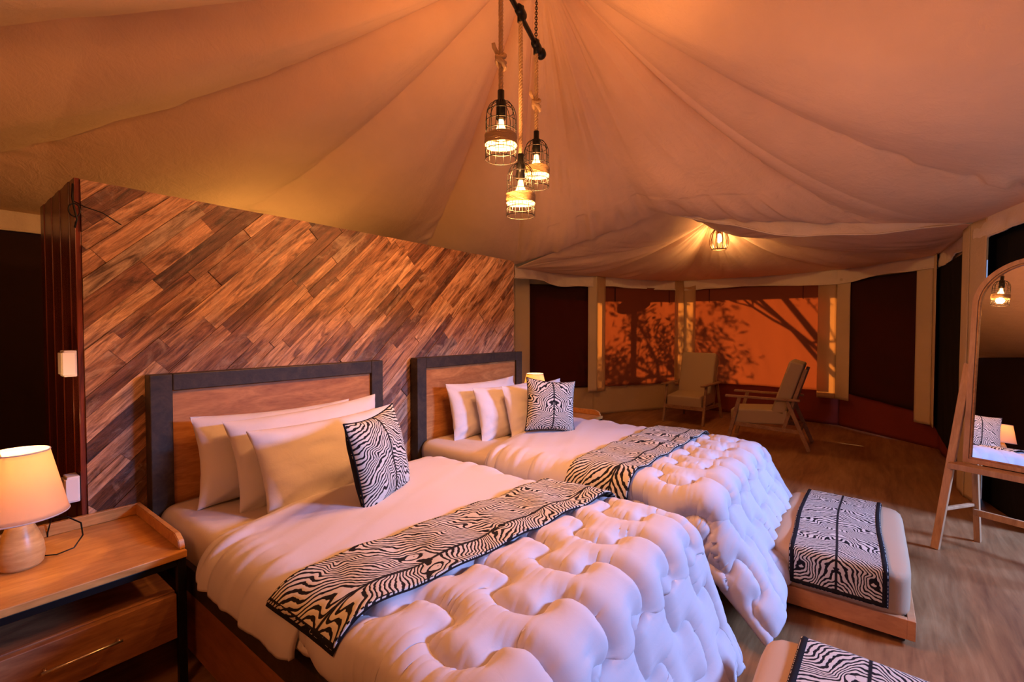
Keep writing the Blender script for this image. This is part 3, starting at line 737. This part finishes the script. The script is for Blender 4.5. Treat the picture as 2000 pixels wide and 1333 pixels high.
    Pb = Pb + nb_ * h[..., None]
    o = grid_mesh('border', Pb, M['black_cloth'], run, wrapx=True)
    return bed
make_bed(1.41, 1, 'near twin bed with its pillows beside the table lamp', 0.135, 0.20, 0.62)
make_bed(3.115, 2, 'far twin bed with its foot by the velvet bench', 0.32, 0.28, 0.62)

# ------------------------------------------------------------------ benches with runners
def bench(x0, x1, y0, y1, label, lab2, seed):
    cx, cy = (x0 + x1) / 2, (y0 + y1) / 2
    t = thing('bench', label, 'bench', (cx, cy, 0)); hx, hy = (x1 - x0) / 2, (y1 - y0) / 2
    bm = bmesh.new(); bx(bm, -hx - 0.012, hx + 0.012, -hy - 0.012, -hy + 0.02, 0.03, 0.125, 0.003); bx(bm, -hx - 0.012, hx + 0.012, hy - 0.02, hy + 0.012, 0.03, 0.125, 0.003)
    bx(bm, -hx - 0.012, -hx + 0.02, -hy + 0.019, hy - 0.019, 0.03, 0.125, 0.003); bx(bm, hx - 0.02, hx + 0.012, -hy + 0.019, hy - 0.019, 0.03, 0.125, 0.003)
    from_bm('base_frame', bm, M['bench_wood'], t)
    for sx in (-1, 1):
        for sy in (-1, 1): box('foot', sx * (hx - 0.05) - 0.025, sx * (hx - 0.05) + 0.025, sy * (hy - 0.05) - 0.025, sy * (hy - 0.05) + 0.025, 0, 0.04, M['frame_wood'], t)
    bm = bmesh.new(); bmesh.ops.create_cube(bm, size=1)
    for v in bm.verts: v.co = Vector((v.co.x * (2 * hx), v.co.y * (2 * hy), (v.co.z + .5) * 0.235 + 0.10))
    bmesh.ops.subdivide_edges(bm, edges=bm.edges[:], cuts=14, use_grid_fill=True)
    for v in bm.verts:
        x, y, z = v.co.x / hx, v.co.y / hy, (v.co.z - 0.2175) / 0.1175
        for _ in (0,):
            k = (abs(x) ** 10 + abs(y) ** 10 + abs(z) ** 10) ** (1 / 10)
            s = 1 / k if k > 0 else 1
            m2 = max(abs(x), abs(y), abs(z)); s = m2 / k if k else 1
        v.co = Vector((x * hx * s, y * hy * s, 0.2175 + z * 0.1175 * s + 0.004 * sin(x * 5) * cos(y * 4)))
    from_bm('cushion', bm, M['beige_velvet'], t, True)
    # runner lengthwise over the top and down both ends
    rt = thing('bench_runner', lab2, 'runner', (cx, cy, 0)); hwid = 0.205
    top = 0.340; Ltot = hx + 0.015
    def surf(S, W, e=0.0):
        r = 0.03; Lx = Ltot - r; ex = np.maximum(np.abs(S) - Lx, 0); q = r * pi / 2
        out = np.where(ex < q, r * np.sin(np.minimum(ex, q) / r), r); dr = np.where(ex < q, r * (1 - np.cos(np.minimum(ex, q) / r)), r + ex - q)
        x = np.sign(S) * (np.minimum(np.abs(S), Lx) + out); z = top - dr
        wv = 0.004 * np.sin(S * 13 + W * 9)
        wsk = W + 0.012 * np.sin(S * 4 + seed)
        return np.stack([x + np.sign(S) * e * np.clip(ex / q, 0, 1), wsk + hy * -0.0 , z + wv * (ex < q) + e * (1 - np.clip(ex / q, 0, 1))], -1)
    Lr = Ltot + 0.17
    S_, W_ = np.meshgrid(np.linspace(-Lr, Lr, 110), np.linspace(-hwid, hwid, 24))
    o = grid_mesh('printed_cloth', surf(S_, W_, 0.004), M['zebra'], rt, uv=np.stack([W_, S_], -1)); sm = o.modifiers.new('thickness', 'SOLIDIFY'); sm.thickness = 0.005; sm.offset = 1
    bwid = 0.022; per = [(a, -hwid) for a in np.linspace(-Lr, Lr, 90)] + [(Lr, a) for a in np.linspace(-hwid, hwid, 20)[1:]] + [(a, hwid) for a in np.linspace(Lr, -Lr, 90)[1:]] + [(-Lr, a) for a in np.linspace(hwid, -hwid, 20)[1:-1]]
    per = np.array(per); inn = per.copy(); inn[:, 0] = np.clip(inn[:, 0], -Lr + bwid, Lr - bwid); inn[:, 1] = np.clip(inn[:, 1], -hwid + bwid, hwid - bwid)
    otr = per * np.array([1 + 0.003 / Lr, 1 + 0.003 / hwid])
    G = np.stack([inn, inn * .67 + otr * .33, inn * .33 + otr * .67, otr]); es = np.array([0.010, 0.014, 0.014, 0.002])[:, None] * np.ones(len(per))
    grid_mesh('border', surf(G[..., 0], G[..., 1], es), M['black_cloth'], rt, wrapx=True)
bench(2.86, 3.92, -2.98, -2.36, 'low beige velvet bench on a wooden base at the foot of the far bed', 'zebra print runner over the far velvet bench', 1)
bench(0.98, 2.02, -3.12, -2.50, 'low beige velvet bench, only its corner in view at the bottom edge', 'zebra print runner over the bench at the bottom edge', 2)

# ------------------------------------------------------------------ nightstands
def nightstand(cx, cy, label, lw=0.33):
    t = thing('nightstand', label, 'nightstand', (cx, cy, 0)); hx, hy = lw, 0.325; zt = 0.575
    box('tabletop', -hx, hx, -hy, hy, zt - 0.03, zt, M['table_wood'], t, 0.004)
    box('back_rim', -hx, hx, hy - 0.022, hy, zt + 0.001, zt + 0.055, M['table_wood'], t, 0.003)
    for s in (-1, 1):
        bm = bmesh.new(); x0 = s * hx - (0.022 if s > 0 else 0)
        pr = [(-hy + 0.02, zt + 0.001), (hy - 0.023, zt + 0.001), (hy - 0.023, zt + 0.055), (-hy + 0.08, zt + 0.055), (-hy + 0.035, zt + 0.035)]
        A = [bm.verts.new((x0, y, z)) for y, z in pr]; B = [bm.verts.new((x0 + 0.022, y, z)) for y, z in pr]; bm.faces.new(A); bm.faces.new(B[::-1])
        for i in range(5): bm.faces.new((A[i], B[i], B[(i + 1) % 5], A[(i + 1) % 5]))
        bmesh.ops.bevel(bm, geom=bm.edges[:], offset=0.003, segments=2, affect='EDGES')
        from_bm('side_rim', bm, M['table_wood'], t)
    # black metal frame
    for sx in (-1, 1):
        for sy in (-1, 1):
            box('leg', sx * (hx - 0.018) - 0.015, sx * (hx - 0.018) + 0.015, sy * (hy - 0.02) - 0.015, sy * (hy - 0.02) + 0.015, 0, zt - 0.031, M['black_metal'], t, 0.002)
    box('front_bar', -hx + 0.035, hx - 0.035, -hy + 0.006, -hy + 0.03, zt - 0.058, zt - 0.031, M['black_metal'], t, 0.002)
    box('body', -hx + 0.035, hx - 0.035, -hy + 0.04, hy - 0.02, 0.21, 0.405, M['drawer_wood'], t, 0.003)
    box('back_panel', -hx + 0.035, hx - 0.035, hy - 0.045, hy - 0.025, 0.406, zt - 0.032, M['drawer_wood'], t, 0.002)
    d = box('drawer', -hx + 0.037, hx - 0.037, -hy + 0.010, -hy + 0.038, 0.215, 0.40, M['drawer_wood'], t, 0.003)
    bm = bmesh.new(); tube(bm, [(-0.11, -hy - 0.018, 0.315), (0.11, -hy - 0.018, 0.315)], 0.005, 10)
    for s in (-0.1, 0.1): tube(bm, [(s, -hy - 0.018, 0.315), (s, -hy + 0.012, 0.315)], 0.004, 8)
    h = from_bm('handle', bm, M['steel'], d, True)
    return t
nightstand(0.365, -0.225, 'wooden nightstand with raised rim, black frame and steel handled drawer beside the near bed')
nightstand(4.16, -0.235, 'wooden nightstand beyond the far bed, under the far lamp')

def table_lamp(x, y, z, label, e, cord=True):
    t = thing('table_lamp', label, 'table lamp', (x, y, z), 0)
    bm = bmesh.new(); lathe(bm, [(0.0, 0.0), (0.056, 0.0), (0.064, 0.012), (0.069, 0.045), (0.066, 0.08), (0.055, 0.12), (0.040, 0.16), (0.024, 0.19), (0.018, 0.215), (0.0, 0.218)], 40)
    from_bm('base', bm, M['lamp_wood'], t, True)
    bm = bmesh.new(); lathe(bm, [(0.0, 0.216), (0.012, 0.216), (0.012, 0.27), (0.016, 0.275), (0.016, 0.31), (0.0, 0.312)], 16)
    from_bm('socket', bm, M['steel'], t, True)
    bm = bmesh.new(); lathe(bm, [(0.0, 0.30), (0.014, 0.305), (0.028, 0.34), (0.028, 0.365), (0.015, 0.39), (0.0, 0.395)], 20)
    from_bm('bulb', bm, M['filament'], t, True)
    n = 96; P = np.zeros((14, n, 3))
    for i, q in enumerate(np.linspace(0, 1, 14)):
        r = 0.140 + (0.088 - 0.140) * q; a = np.linspace(0, 2 * pi, n, endpoint=False); rr = r + 0.0010 * np.cos(a * 48)
        P[i, :, 0] = rr * np.cos(a); P[i, :, 1] = rr * np.sin(a); P[i, :, 2] = 0.20 + 0.25 * q
    s_ = grid_mesh('lamp_shade', P, M['shade'], t, wrapx=True); s_.modifiers.new('thickness', 'SOLIDIFY').thickness = 0.002
    for r, zz in ((0.141, 0.201), (0.089, 0.449)):
        bm = bmesh.new(); tube(bm, [(r * cos(a), r * sin(a), zz) for a in np.linspace(0, 2 * pi, 49)[:-1]], 0.003, 6, True); from_bm('shade_trim', bm, M['sheet'], s_, True)
    bm = bmesh.new()
    for a in (0, 2 * pi / 3, 4 * pi / 3): tube(bm, [(0.016 * cos(a), 0.016 * sin(a), 0.30), (0.088 * cos(a), 0.088 * sin(a), 0.445)], 0.0018, 6)
    from_bm('shade_spider', bm, M['steel'], t, True)
    lg = lamp('lamp_light', 'POINT', (x, y, z + 0.42), e, (1.0, 0.50, 0.20), 0.03)
    if cord:
        bm = bmesh.new(); tube(bm, [(0.06, 0.02, 0.012), (0.10, 0.0, 0.008), (0.15, -0.01, 0.02), (0.185, 0.03, 0.05), (0.19, 0.09, 0.085), (0.16, 0.17, 0.10), (0.12, 0.245, 0.09), (0.11, 0.275, 0.02), (0.11, 0.31, -0.12), (0.11, 0.31, -0.4)], 0.003, 6)
        from_bm('cord', bm, M['black_metal'], t, True)
    return t
table_lamp(0.250, -0.20, 0.576, 'lit table lamp with turned wooden base, cream shade and black cord at left edge', 7.0)
table_lamp(4.03, 0.0, 0.576, 'small looking lit lamp peeking out behind the far headboard', 5.0, False)

# ------------------------------------------------------------------ chandelier of three caged pendants
FX, FY = 0.792, 0.610
def cpos(d, lat): return (d * FX + lat * 0.610, -2.8 + d * FY - lat * 0.792)
ZP = 3.235
c1, c2, c3 = cpos(2.35, -0.055), cpos(2.90, 0.15), cpos(2.60, 0.048)
pend = thing('ceiling_light_bar', 'black pipe bar on a chain that carries the three rope pendants', 'light fitting', (c3[0], c3[1], ZP))
def rel(p, z): return (p[0] - c3[0], p[1] - c3[1], z - ZP)
d12 = Vector((c2[0] - c1[0], c2[1] - c1[1], 0)).normalized()
endA = Vector(rel(c1, ZP)) - d12 * 0.25; endB = Vector(rel(c2, ZP)) + d12 * 0.05
bm = bmesh.new(); tube(bm, [endA, endB], 0.014, 14)
from_bm('pipe', bm, M['black_metal'], pend, True)
for p in (c1, c2, c3):
    q = Vector(rel(p, ZP)); bm = bmesh.new(); tube(bm, [q - d12 * 0.045, q - d12 * 0.03, q + d12 * 0.03, q + d12 * 0.045], [0.021, 0.026, 0.026, 0.021], 14); tube(bm, [q + Vector((0, 0, 0.03)), q + Vector((0, 0, -0.05))], 0.019, 12)
    from_bm('tee_joint', bm, M['black_metal'], pend, True)
bm = bmesh.new(); tube(bm, [endB, endB + d12 * 0.03, endB + d12 * 0.055, endB + d12 * 0.07], [0.022, 0.034, 0.032, 0.012], 16); from_bm('end_cap', bm, M['black_metal'], pend, True)
# chain up to the peak
q = endB - d12 * 0.06; topc = Vector((AP[0] - c3[0], AP[1] - c3[1], 4.28 - ZP)); nlk = 36; base = q + Vector((0, 0, 0.02)); dirc = (topc - base); L_ = dirc.length / nlk; dn = dirc.normalized(); s1 = dn.orthogonal().normalized(); s2 = dn.cross(s1)
for k in range(nlk):
    c = base + dn * (L_ * (k + 0.5)); sd = s1 if k % 2 else s2; bm = bmesh.new(); pts = [c + dn * (L_ * 0.62 * sin(a)) + sd * (0.009 * cos(a)) for a in np.linspace(0, 2 * pi, 13)[:-1]]
    tube(bm, pts, 0.0026, 5, True); from_bm('chain_link', bm, M['black_metal'], pend, True)
def rope_bm(x, y, z0, z1, r=0.011):
    bm = bmesh.new(); n = int((z1 - z0) / 0.006)
    for s in range(3):
        tube(bm, [(x + r * 0.55 * cos(2 * pi * (k / 9.0 + s / 3)), y + r * 0.55 * sin(2 * pi * (k / 9.0 + s / 3)), z0 + (z1 - z0) * k / n) for k in range(n + 1)], r * 0.62, 6)
    return bm
def pendant(p, zb, label, knot=None, e=14.0, sc=1.0):
    h = 0.285 * sc; t = thing('rope_pendant', label, 'pendant lamp', (p[0], p[1], zb), 0, None)
    r = 0.076 * sc
    from_bm('rope', rope_bm(0, 0, h + 0.045, ZP - zb - 0.05), M['rope'], t, True)
    if knot:
        bm = bmesh.new(); zk = knot - zb; rr = 0.017
        for s in (-1, 0, 1):
            pts = []
            for a in np.linspace(0, 2 * pi, 25)[:-1]:
                pts.append((rr * 1.15 * cos(a), rr * 1.15 * sin(a), zk + s * 0.020 + 0.018 * sin(a + s)))
            tube(bm, pts, 0.011, 8, True)
        tube(bm, [(0.0, 0.01, zk + 0.02), (-0.012, 0.018, zk + 0.04), (-0.028, 0.022, zk + 0.06), (-0.036, 0.02, zk + 0.075)], [0.011, 0.011, 0.011, 0.009], 8)
        from_bm('knot', bm, M['rope'], t, True)
    bm = bmesh.new(); lathe(bm, [(0, h + 0.055), (0.017, h + 0.055), (0.017, h + 0.01), (0.024, h + 0.005), (0.024, h - 0.085), (0.0, h - 0.087)], 20); from_bm('socket', bm, M['black_metal'], t, True)
    prof = []
    for a in np.linspace(0, pi / 2, 9): prof.append((0.02 + (r - 0.02) * sin(a), h - 0.085 * (1 - cos(a)) * 1.0))
    prof += [(r, h - 0.15), (r * 1.0, 0.06), (r * 1.03, 0.0)]
    bm = bmesh.new()
    for k in range(12):
        a = 2 * pi * k / 12; tube(bm, [(q_ * cos(a), q_ * sin(a), z_) for q_, z_ in prof], 0.0019, 5)
    for q_, z_ in ((r * 0.86, h - 0.048), (r, h - 0.10), (r, h - 0.145), (r, 0.09), (r * 1.01, 0.045), (r * 1.03, 0.0)):
        tube(bm, [(q_ * cos(a), q_ * sin(a), z_) for a in np.linspace(0, 2 * pi, 33)[:-1]], 0.0021, 5, True)
    from_bm('wire_cage', bm, M['black_metal'], t, True)
    bm = bmesh.new()
    for k in range(9):
        zz = 0.072 + k * 0.0055; tube(bm, [((r + 0.003 + 0.0015 * sin(a * 5 + k)) * cos(a), (r + 0.003) * sin(a), zz + 0.002 * sin(a * 3 + k)) for a in np.linspace(0, 2 * pi, 37)[:-1]], 0.0036, 5, True)
    from_bm('rope_band', bm, M['jute'], t, True)
    # bulb: hot glass envelope with filament inside
    bm = bmesh.new(); lathe(bm, [(0.0, h - 0.088), (0.013, h - 0.09), (0.016, h - 0.115), (0.030, h - 0.15), (0.031, h - 0.165), (0.022, h - 0.185), (0.0, h - 0.192)], 20)
    from_bm('bulb', bm, M['filament'], t, True)
    l = lamp('pendant_light', 'POINT', (p[0], p[1], zb + h - 0.235), e, (1.0, 0.40, 0.115), 0.035)
    return t
pendant(c1, 2.345, 'upper left rope pendant with a knotted rope and caged bulb', 2.945 - 0.11, 46.0)
pendant(c2, 2.375, 'rear right rope pendant with a small knot, partly behind the lowest one', 2.88, 46.0)
pendant(c3, 2.125, 'lowest middle rope pendant on a plain rope without knot', None, 46.0)

# porch lantern
lx, ly, lz = 6.88, -1.12, 2.60
t = thing('porch_lantern', 'small ribbed lantern hanging in the far sitting corner', 'pendant lamp', (lx, ly, lz))
bm = bmesh.new()
for k in range(10):
    a = 2 * pi * k / 10; tube(bm, [(q_ * cos(a), q_ * sin(a), z_) for q_, z_ in ((0.09, 0.0), (0.115, 0.07), (0.12, 0.13), (0.10, 0.22), (0.05, 0.29))], 0.006, 6)
for q_, z_ in ((0.09, 0.0), (0.05, 0.29)): tube(bm, [(q_ * cos(a), q_ * sin(a), z_) for a in np.linspace(0, 2 * pi, 25)[:-1]], 0.007, 6, True)
from_bm('ribs', bm, M['brass'], t, True)
bm = bmesh.new(); lathe(bm, [(0, 0.30), (0.05, 0.30), (0.05, 0.285), (0.02, 0.28), (0.02, 0.22), (0, 0.218)], 16); from_bm('socket', bm, M['brass'], t, True)
bm = bmesh.new(); tube(bm, [(0, 0, 0.30), (0, 0, 0.40)], 0.005, 6); from_bm('cord', bm, M['black_metal'], t, True)
bm = bmesh.new(); lathe(bm, [(0, 0.218), (0.02, 0.21), (0.036, 0.15), (0.034, 0.11), (0.0, 0.085)], 16); from_bm('bulb', bm, M['filament'], t, True)
lamp('lantern_light', 'POINT', (lx, ly, lz + 0.045), 22.0, (1.0, 0.52, 0.18), 0.04)

# ------------------------------------------------------------------ armchairs
def slab(bm, a, b, w, th): bar(bm, a, b, w, th)
def armchair(loc, rz, label):
    """local: faces -Y, width along X"""
    t = thing('armchair', label, 'armchair', loc, rz, None); hx = 0.31
    for s in (-1, 1):
        bm = bmesh.new(); bar(bm, (s * hx, -0.44, 0.0), (s * hx, -0.30, 0.60), 0.034, 0.045, 0.004); from_bm('front_leg', bm, M['chair_wood'], t)
        bm = bmesh.new(); bar(bm, (s * hx, 0.48, 0.0), (s * hx, 0.24, 0.60), 0.034, 0.045, 0.004); from_bm('rear_leg', bm, M['chair_wood'], t)
        bm = bmesh.new(); bar(bm, (s * hx, -0.46, 0.605), (s * hx, 0.40, 0.60), 0.026, 0.07, 0.005, up=(0, 1, 0)); 
        bm.free(); bm = bmesh.new(); bx(bm, s * hx - 0.035, s * hx + 0.035, -0.47, 0.38, 0.60, 0.626, 0.006); from_bm('armrest', bm, M['chair_wood'], t)
        bm = bmesh.new(); bar(bm, (s * (hx - 0.03), -0.39, 0.25), (s * (hx - 0.03), 0.37, 0.22), 0.03, 0.05, 0.004); from_bm('side_rail', bm, M['chair_wood'], t)
        bm = bmesh.new(); bar(bm, (s * (hx - 0.045), 0.20, 0.235), (s * (hx - 0.045), 0.43, 1.00), 0.024, 0.04, 0.004); from_bm('back_post', bm, M['chair_wood'], t)
    box('front_rail', -hx, hx, -0.41, -0.375, 0.225, 0.285, M['chair_wood'], t)
    box('rear_rail', -hx, hx, 0.36, 0.39, 0.20, 0.26, M['chair_wood'], t)
    def cush(name, w_, d_, h_, mtx):
        bm = bmesh.new(); bmesh.ops.create_cube(bm, size=1)
        for v in bm.verts: v.co = Vector((v.co.x * w_, v.co.y * d_, v.co.z * h_))
        bmesh.ops.bevel(bm, geom=bm.edges[:], offset=0.028, segments=4, affect='EDGES', profile=0.5)
        bmesh.ops.subdivide_edges(bm, edges=[e for e in bm.edges if e.calc_length() > 0.2], cuts=5, use_grid_fill=True)
        bmesh.ops.transform(bm, matrix=mtx, verts=bm.verts); return from_bm(name, bm, M['cream'], t, True)
    cush('seat_cushion', 0.55, 0.66, 0.19, Matrix.Translation((0, -0.08, 0.362)) @ Matrix.Rotation(R(4), 4, 'X'))
    cush('back_cushion', 0.55, 0.70, 0.165, Matrix.Translation((0, 0.235, 0.745)) @ Matrix.Rotation(R(73), 4, 'X'))
    return t
armchair((7.86, -0.50, 0), R(-90 - 3), 'cream upright armchair seen from the front, before the glowing window')
armchair((6.96, -1.74, 0), R(180 + 2), 'cream armchair seen from the side, right of the other one')

# ------------------------------------------------------------------ arched mirror on an easel
n_ = Vector((-0.913, 0.41, 0)).normalized(); tdir = Vector((-0.41, -0.913, 0)).normalized()   # image-left to image-right
mp = Vector((4.355, -3.315, 0.0)); Wm = 0.60; lean = R(5.0)
mt = thing('arched_mirror', 'arched floor mirror with pale wooden frame leaning on the easel at right edge', 'mirror', mp + tdir * Wm / 2)
ux = tdir; uz = (Vector((0, 0, 1)) * cos(lean) - n_ * sin(lean)).normalized(); un = ux.cross(uz).normalized()
if un.dot(n_) < 0: un = -un
def mpt(a, h, d=0.0): return ux * a + uz * h + un * d + Vector((0, 0, 0.60))
def arch(w, h, inset=0):
    r = w / 2 - inset; pts = [(-r, inset)]
    for a in np.linspace(pi, 0, 29): pts.append((r * cos(a), h - w / 2 + r * sin(a)))
    pts.append((r, inset)); return pts
Hm = 1.36
def ring_bm(o_, i_, d0, d1):
    bm = bmesh.new(); n = len(o_)
    A = [[bm.verts.new(mpt(a, h, d)) for a, h in q] for q, d in ((o_, d0), (o_, d1), (i_, d1), (i_, d0))]
    for k in range(4):
        P_, Q_ = A[k], A[(k + 1) % 4]
        for i in range(n): bm.faces.new((P_[i], P_[(i + 1) % n], Q_[(i + 1) % n], Q_[i]))
    return bm
from_bm('outer_frame', ring_bm(arch(Wm, Hm), arch(Wm, Hm, 0.028), -0.012, 0.022), M['light_wood'], mt)
from_bm('inner_bead', ring_bm(arch(Wm, Hm, 0.029), arch(Wm, Hm, 0.038), -0.004, 0.014), M['teak'], mt)
bm = bmesh.new(); vv_ = [bm.verts.new(mpt(a, h, 0.0)) for a, h in arch(Wm, Hm, 0.036)]; f = bm.faces.new(vv_); ex = bmesh.ops.extrude_face_region(bm, geom=[f]); 
for v in ex['geom']:
    if isinstance(v, bmesh.types.BMVert): v.co -= un * 0.005
from_bm('glass', bm, M['mirror'], mt)
bm = bmesh.new(); vv_ = [bm.verts.new(mpt(a, h, -0.008)) for a, h in arch(Wm, Hm, 0.004)]; f = bm.faces.new(vv_); ex = bmesh.ops.extrude_face_region(bm, geom=[f])
for v in ex['geom']:
    if isinstance(v, bmesh.types.BMVert): v.co -= un * 0.008
from_bm('back_board', bm, M['frame_wood'], mt)
ez = thing('easel', 'pale wooden easel stand holding the arched mirror', 'easel', mp + tdir * Wm / 2)
for s in (-1, 1):
    a0 = ux * (s * 0.34) ; bm = bmesh.new()
    bar(bm, a0 + n_ * 0.16 + ux * (s * 0.045), a0 - n_ * 0.075 - ux * (s * 0.03) + Vector((0, 0, 1.26)), 0.045, 0.032, 0.004, up=n_); from_bm('front_leg', bm, M['light_wood'], ez)
    bm = bmesh.new(); bar(bm, a0 - n_ * 0.24 + ux * (-s * 0.05), a0 - n_ * 0.07 - ux * (s * 0.05) + Vector((0, 0, 1.15)), 0.035, 0.03, 0.004, up=n_); from_bm('rear_leg', bm, M['light_wood'], ez)
    bm = bmesh.new(); bar(bm, a0 + n_ * 0.12 + ux * s * 0.03 + Vector((0, 0, 0.27)), a0 - n_ * 0.20 - ux * s * 0.04 + Vector((0, 0, 0.27)), 0.025, 0.02, 0.003); from_bm('side_rung', bm, M['light_wood'], ez)
bm = bmesh.new(); bar(bm, ux * -0.35 + n_ * 0.06 + Vector((0, 0, 0.575)), ux * 0.35 + n_ * 0.06 + Vector((0, 0, 0.575)), 0.10, 0.04, 0.004); from_bm('ledge', bm, M['light_wood'], ez)
bm = bmesh.new(); bar(bm, ux * -0.30 - n_ * 0.18 + Vector((0, 0, 0.22)), ux * 0.30 - n_ * 0.18 + Vector((0, 0, 0.22)), 0.02, 0.045, 0.004); from_bm('cross_bar', bm, M['light_wood'], ez)

# ------------------------------------------------------------------ tree outside that throws its shadow on the blinds
def tree(base, h, seed, label, d0=(0.1, 0, 1), L0=None, thick=1.0):
    rg = random.Random(seed); t = thing('tree', label, 'tree', base); bm = bmesh.new()
    tips = []
    def br(p, d, L, r, depth):
        pts = [p]; rad = [r]; q = p.copy(); n = 5
        for k in range(n):
            d = (d + Vector((rg.uniform(-.25, .25), rg.uniform(-.25, .25), rg.uniform(-.12, .16)))).normalized(); q = q + d * (L / n); pts.append(q.copy()); rad.append(r * (1 - 0.5 * (k + 1) / n))
        tube(bm, pts, rad, 6)
        if depth < 4:
            for k in range(3 if depth else 4):
                j = rg.randint(2, n); nd = (d + Vector((rg.uniform(-1, 1), rg.uniform(-1, 1), rg.uniform(-0.4, 0.9))) * 0.9).normalized(); br(pts[j], nd, L * rg.uniform(.55, .8), rad[j] * .7, depth + 1)
        else: tips.append(q.copy())
        if depth >= 3: tips.append(pts[3].copy())
    br(Vector((0, 0, 0)), Vector(d0), L0 or h * 0.38, h * 0.028 * thick, 0)
    from_bm('trunk', bm, M['bush'], t, True)
    bm = bmesh.new()
    for p in tips:
        for k in range(9):
            c = p + Vector((rg.gauss(0, .14), rg.gauss(0, .14), rg.gauss(0, .12))); s = rg.uniform(.04, .10); a = Vector((rg.gauss(0, 1), rg.gauss(0, 1), rg.gauss(0, 1))).normalized(); b = a.orthogonal().normalized()
            vs_ = [bm.verts.new(c + a * s), bm.verts.new(c + b * s * .5), bm.verts.new(c - a * s), bm.verts.new(c - b * s * .5)]; bm.faces.new(vs_)
    lf = from_bm('leaves', bm, mat('leaf', (0.06, 0.11, 0.03), 0.7), t); lf['kind'] = 'stuff'
tree((11.7, -2.45, -0.08), 3.6, 4, 'leaning leafy tree outside whose branches cross the wide glowing window', (0.0, 0.95, 1), 4.6, thick=0.75)
tree((12.6, 1.6, -0.08), 5.0, 5, 'second leafy tree outside, farther from the tent')
bm = bmesh.new(); lathe(bm, [(0.0, -0.08), (0.055, -0.08), (0.05, 2.2), (0.30, 2.3), (0.30, 2.36), (0.0, 2.4)], 20)
tag(from_bm('awning_post', bm, M['bush'], None, True), 'outside post with a round head that throws its shadow on the narrow red blind', 'post').location = (9.05, 1.08, 0)
# added unseen row of upright tubes, put outside to keep the left window dark
bm = bmesh.new()
for k in range(60):
    x = 8.4 + (k - 30) * 0.026; y = 4.0 - (k - 30) * 0.036; tube(bm, [(x, y, -0.08), (x + .01, y, 3.4)], 0.026, 6)
scr = from_bm('added_shade_screen', bm, M['bush'], None, True); tag(scr, 'added unseen screen outside that keeps sun off the maroon window', 'screen')
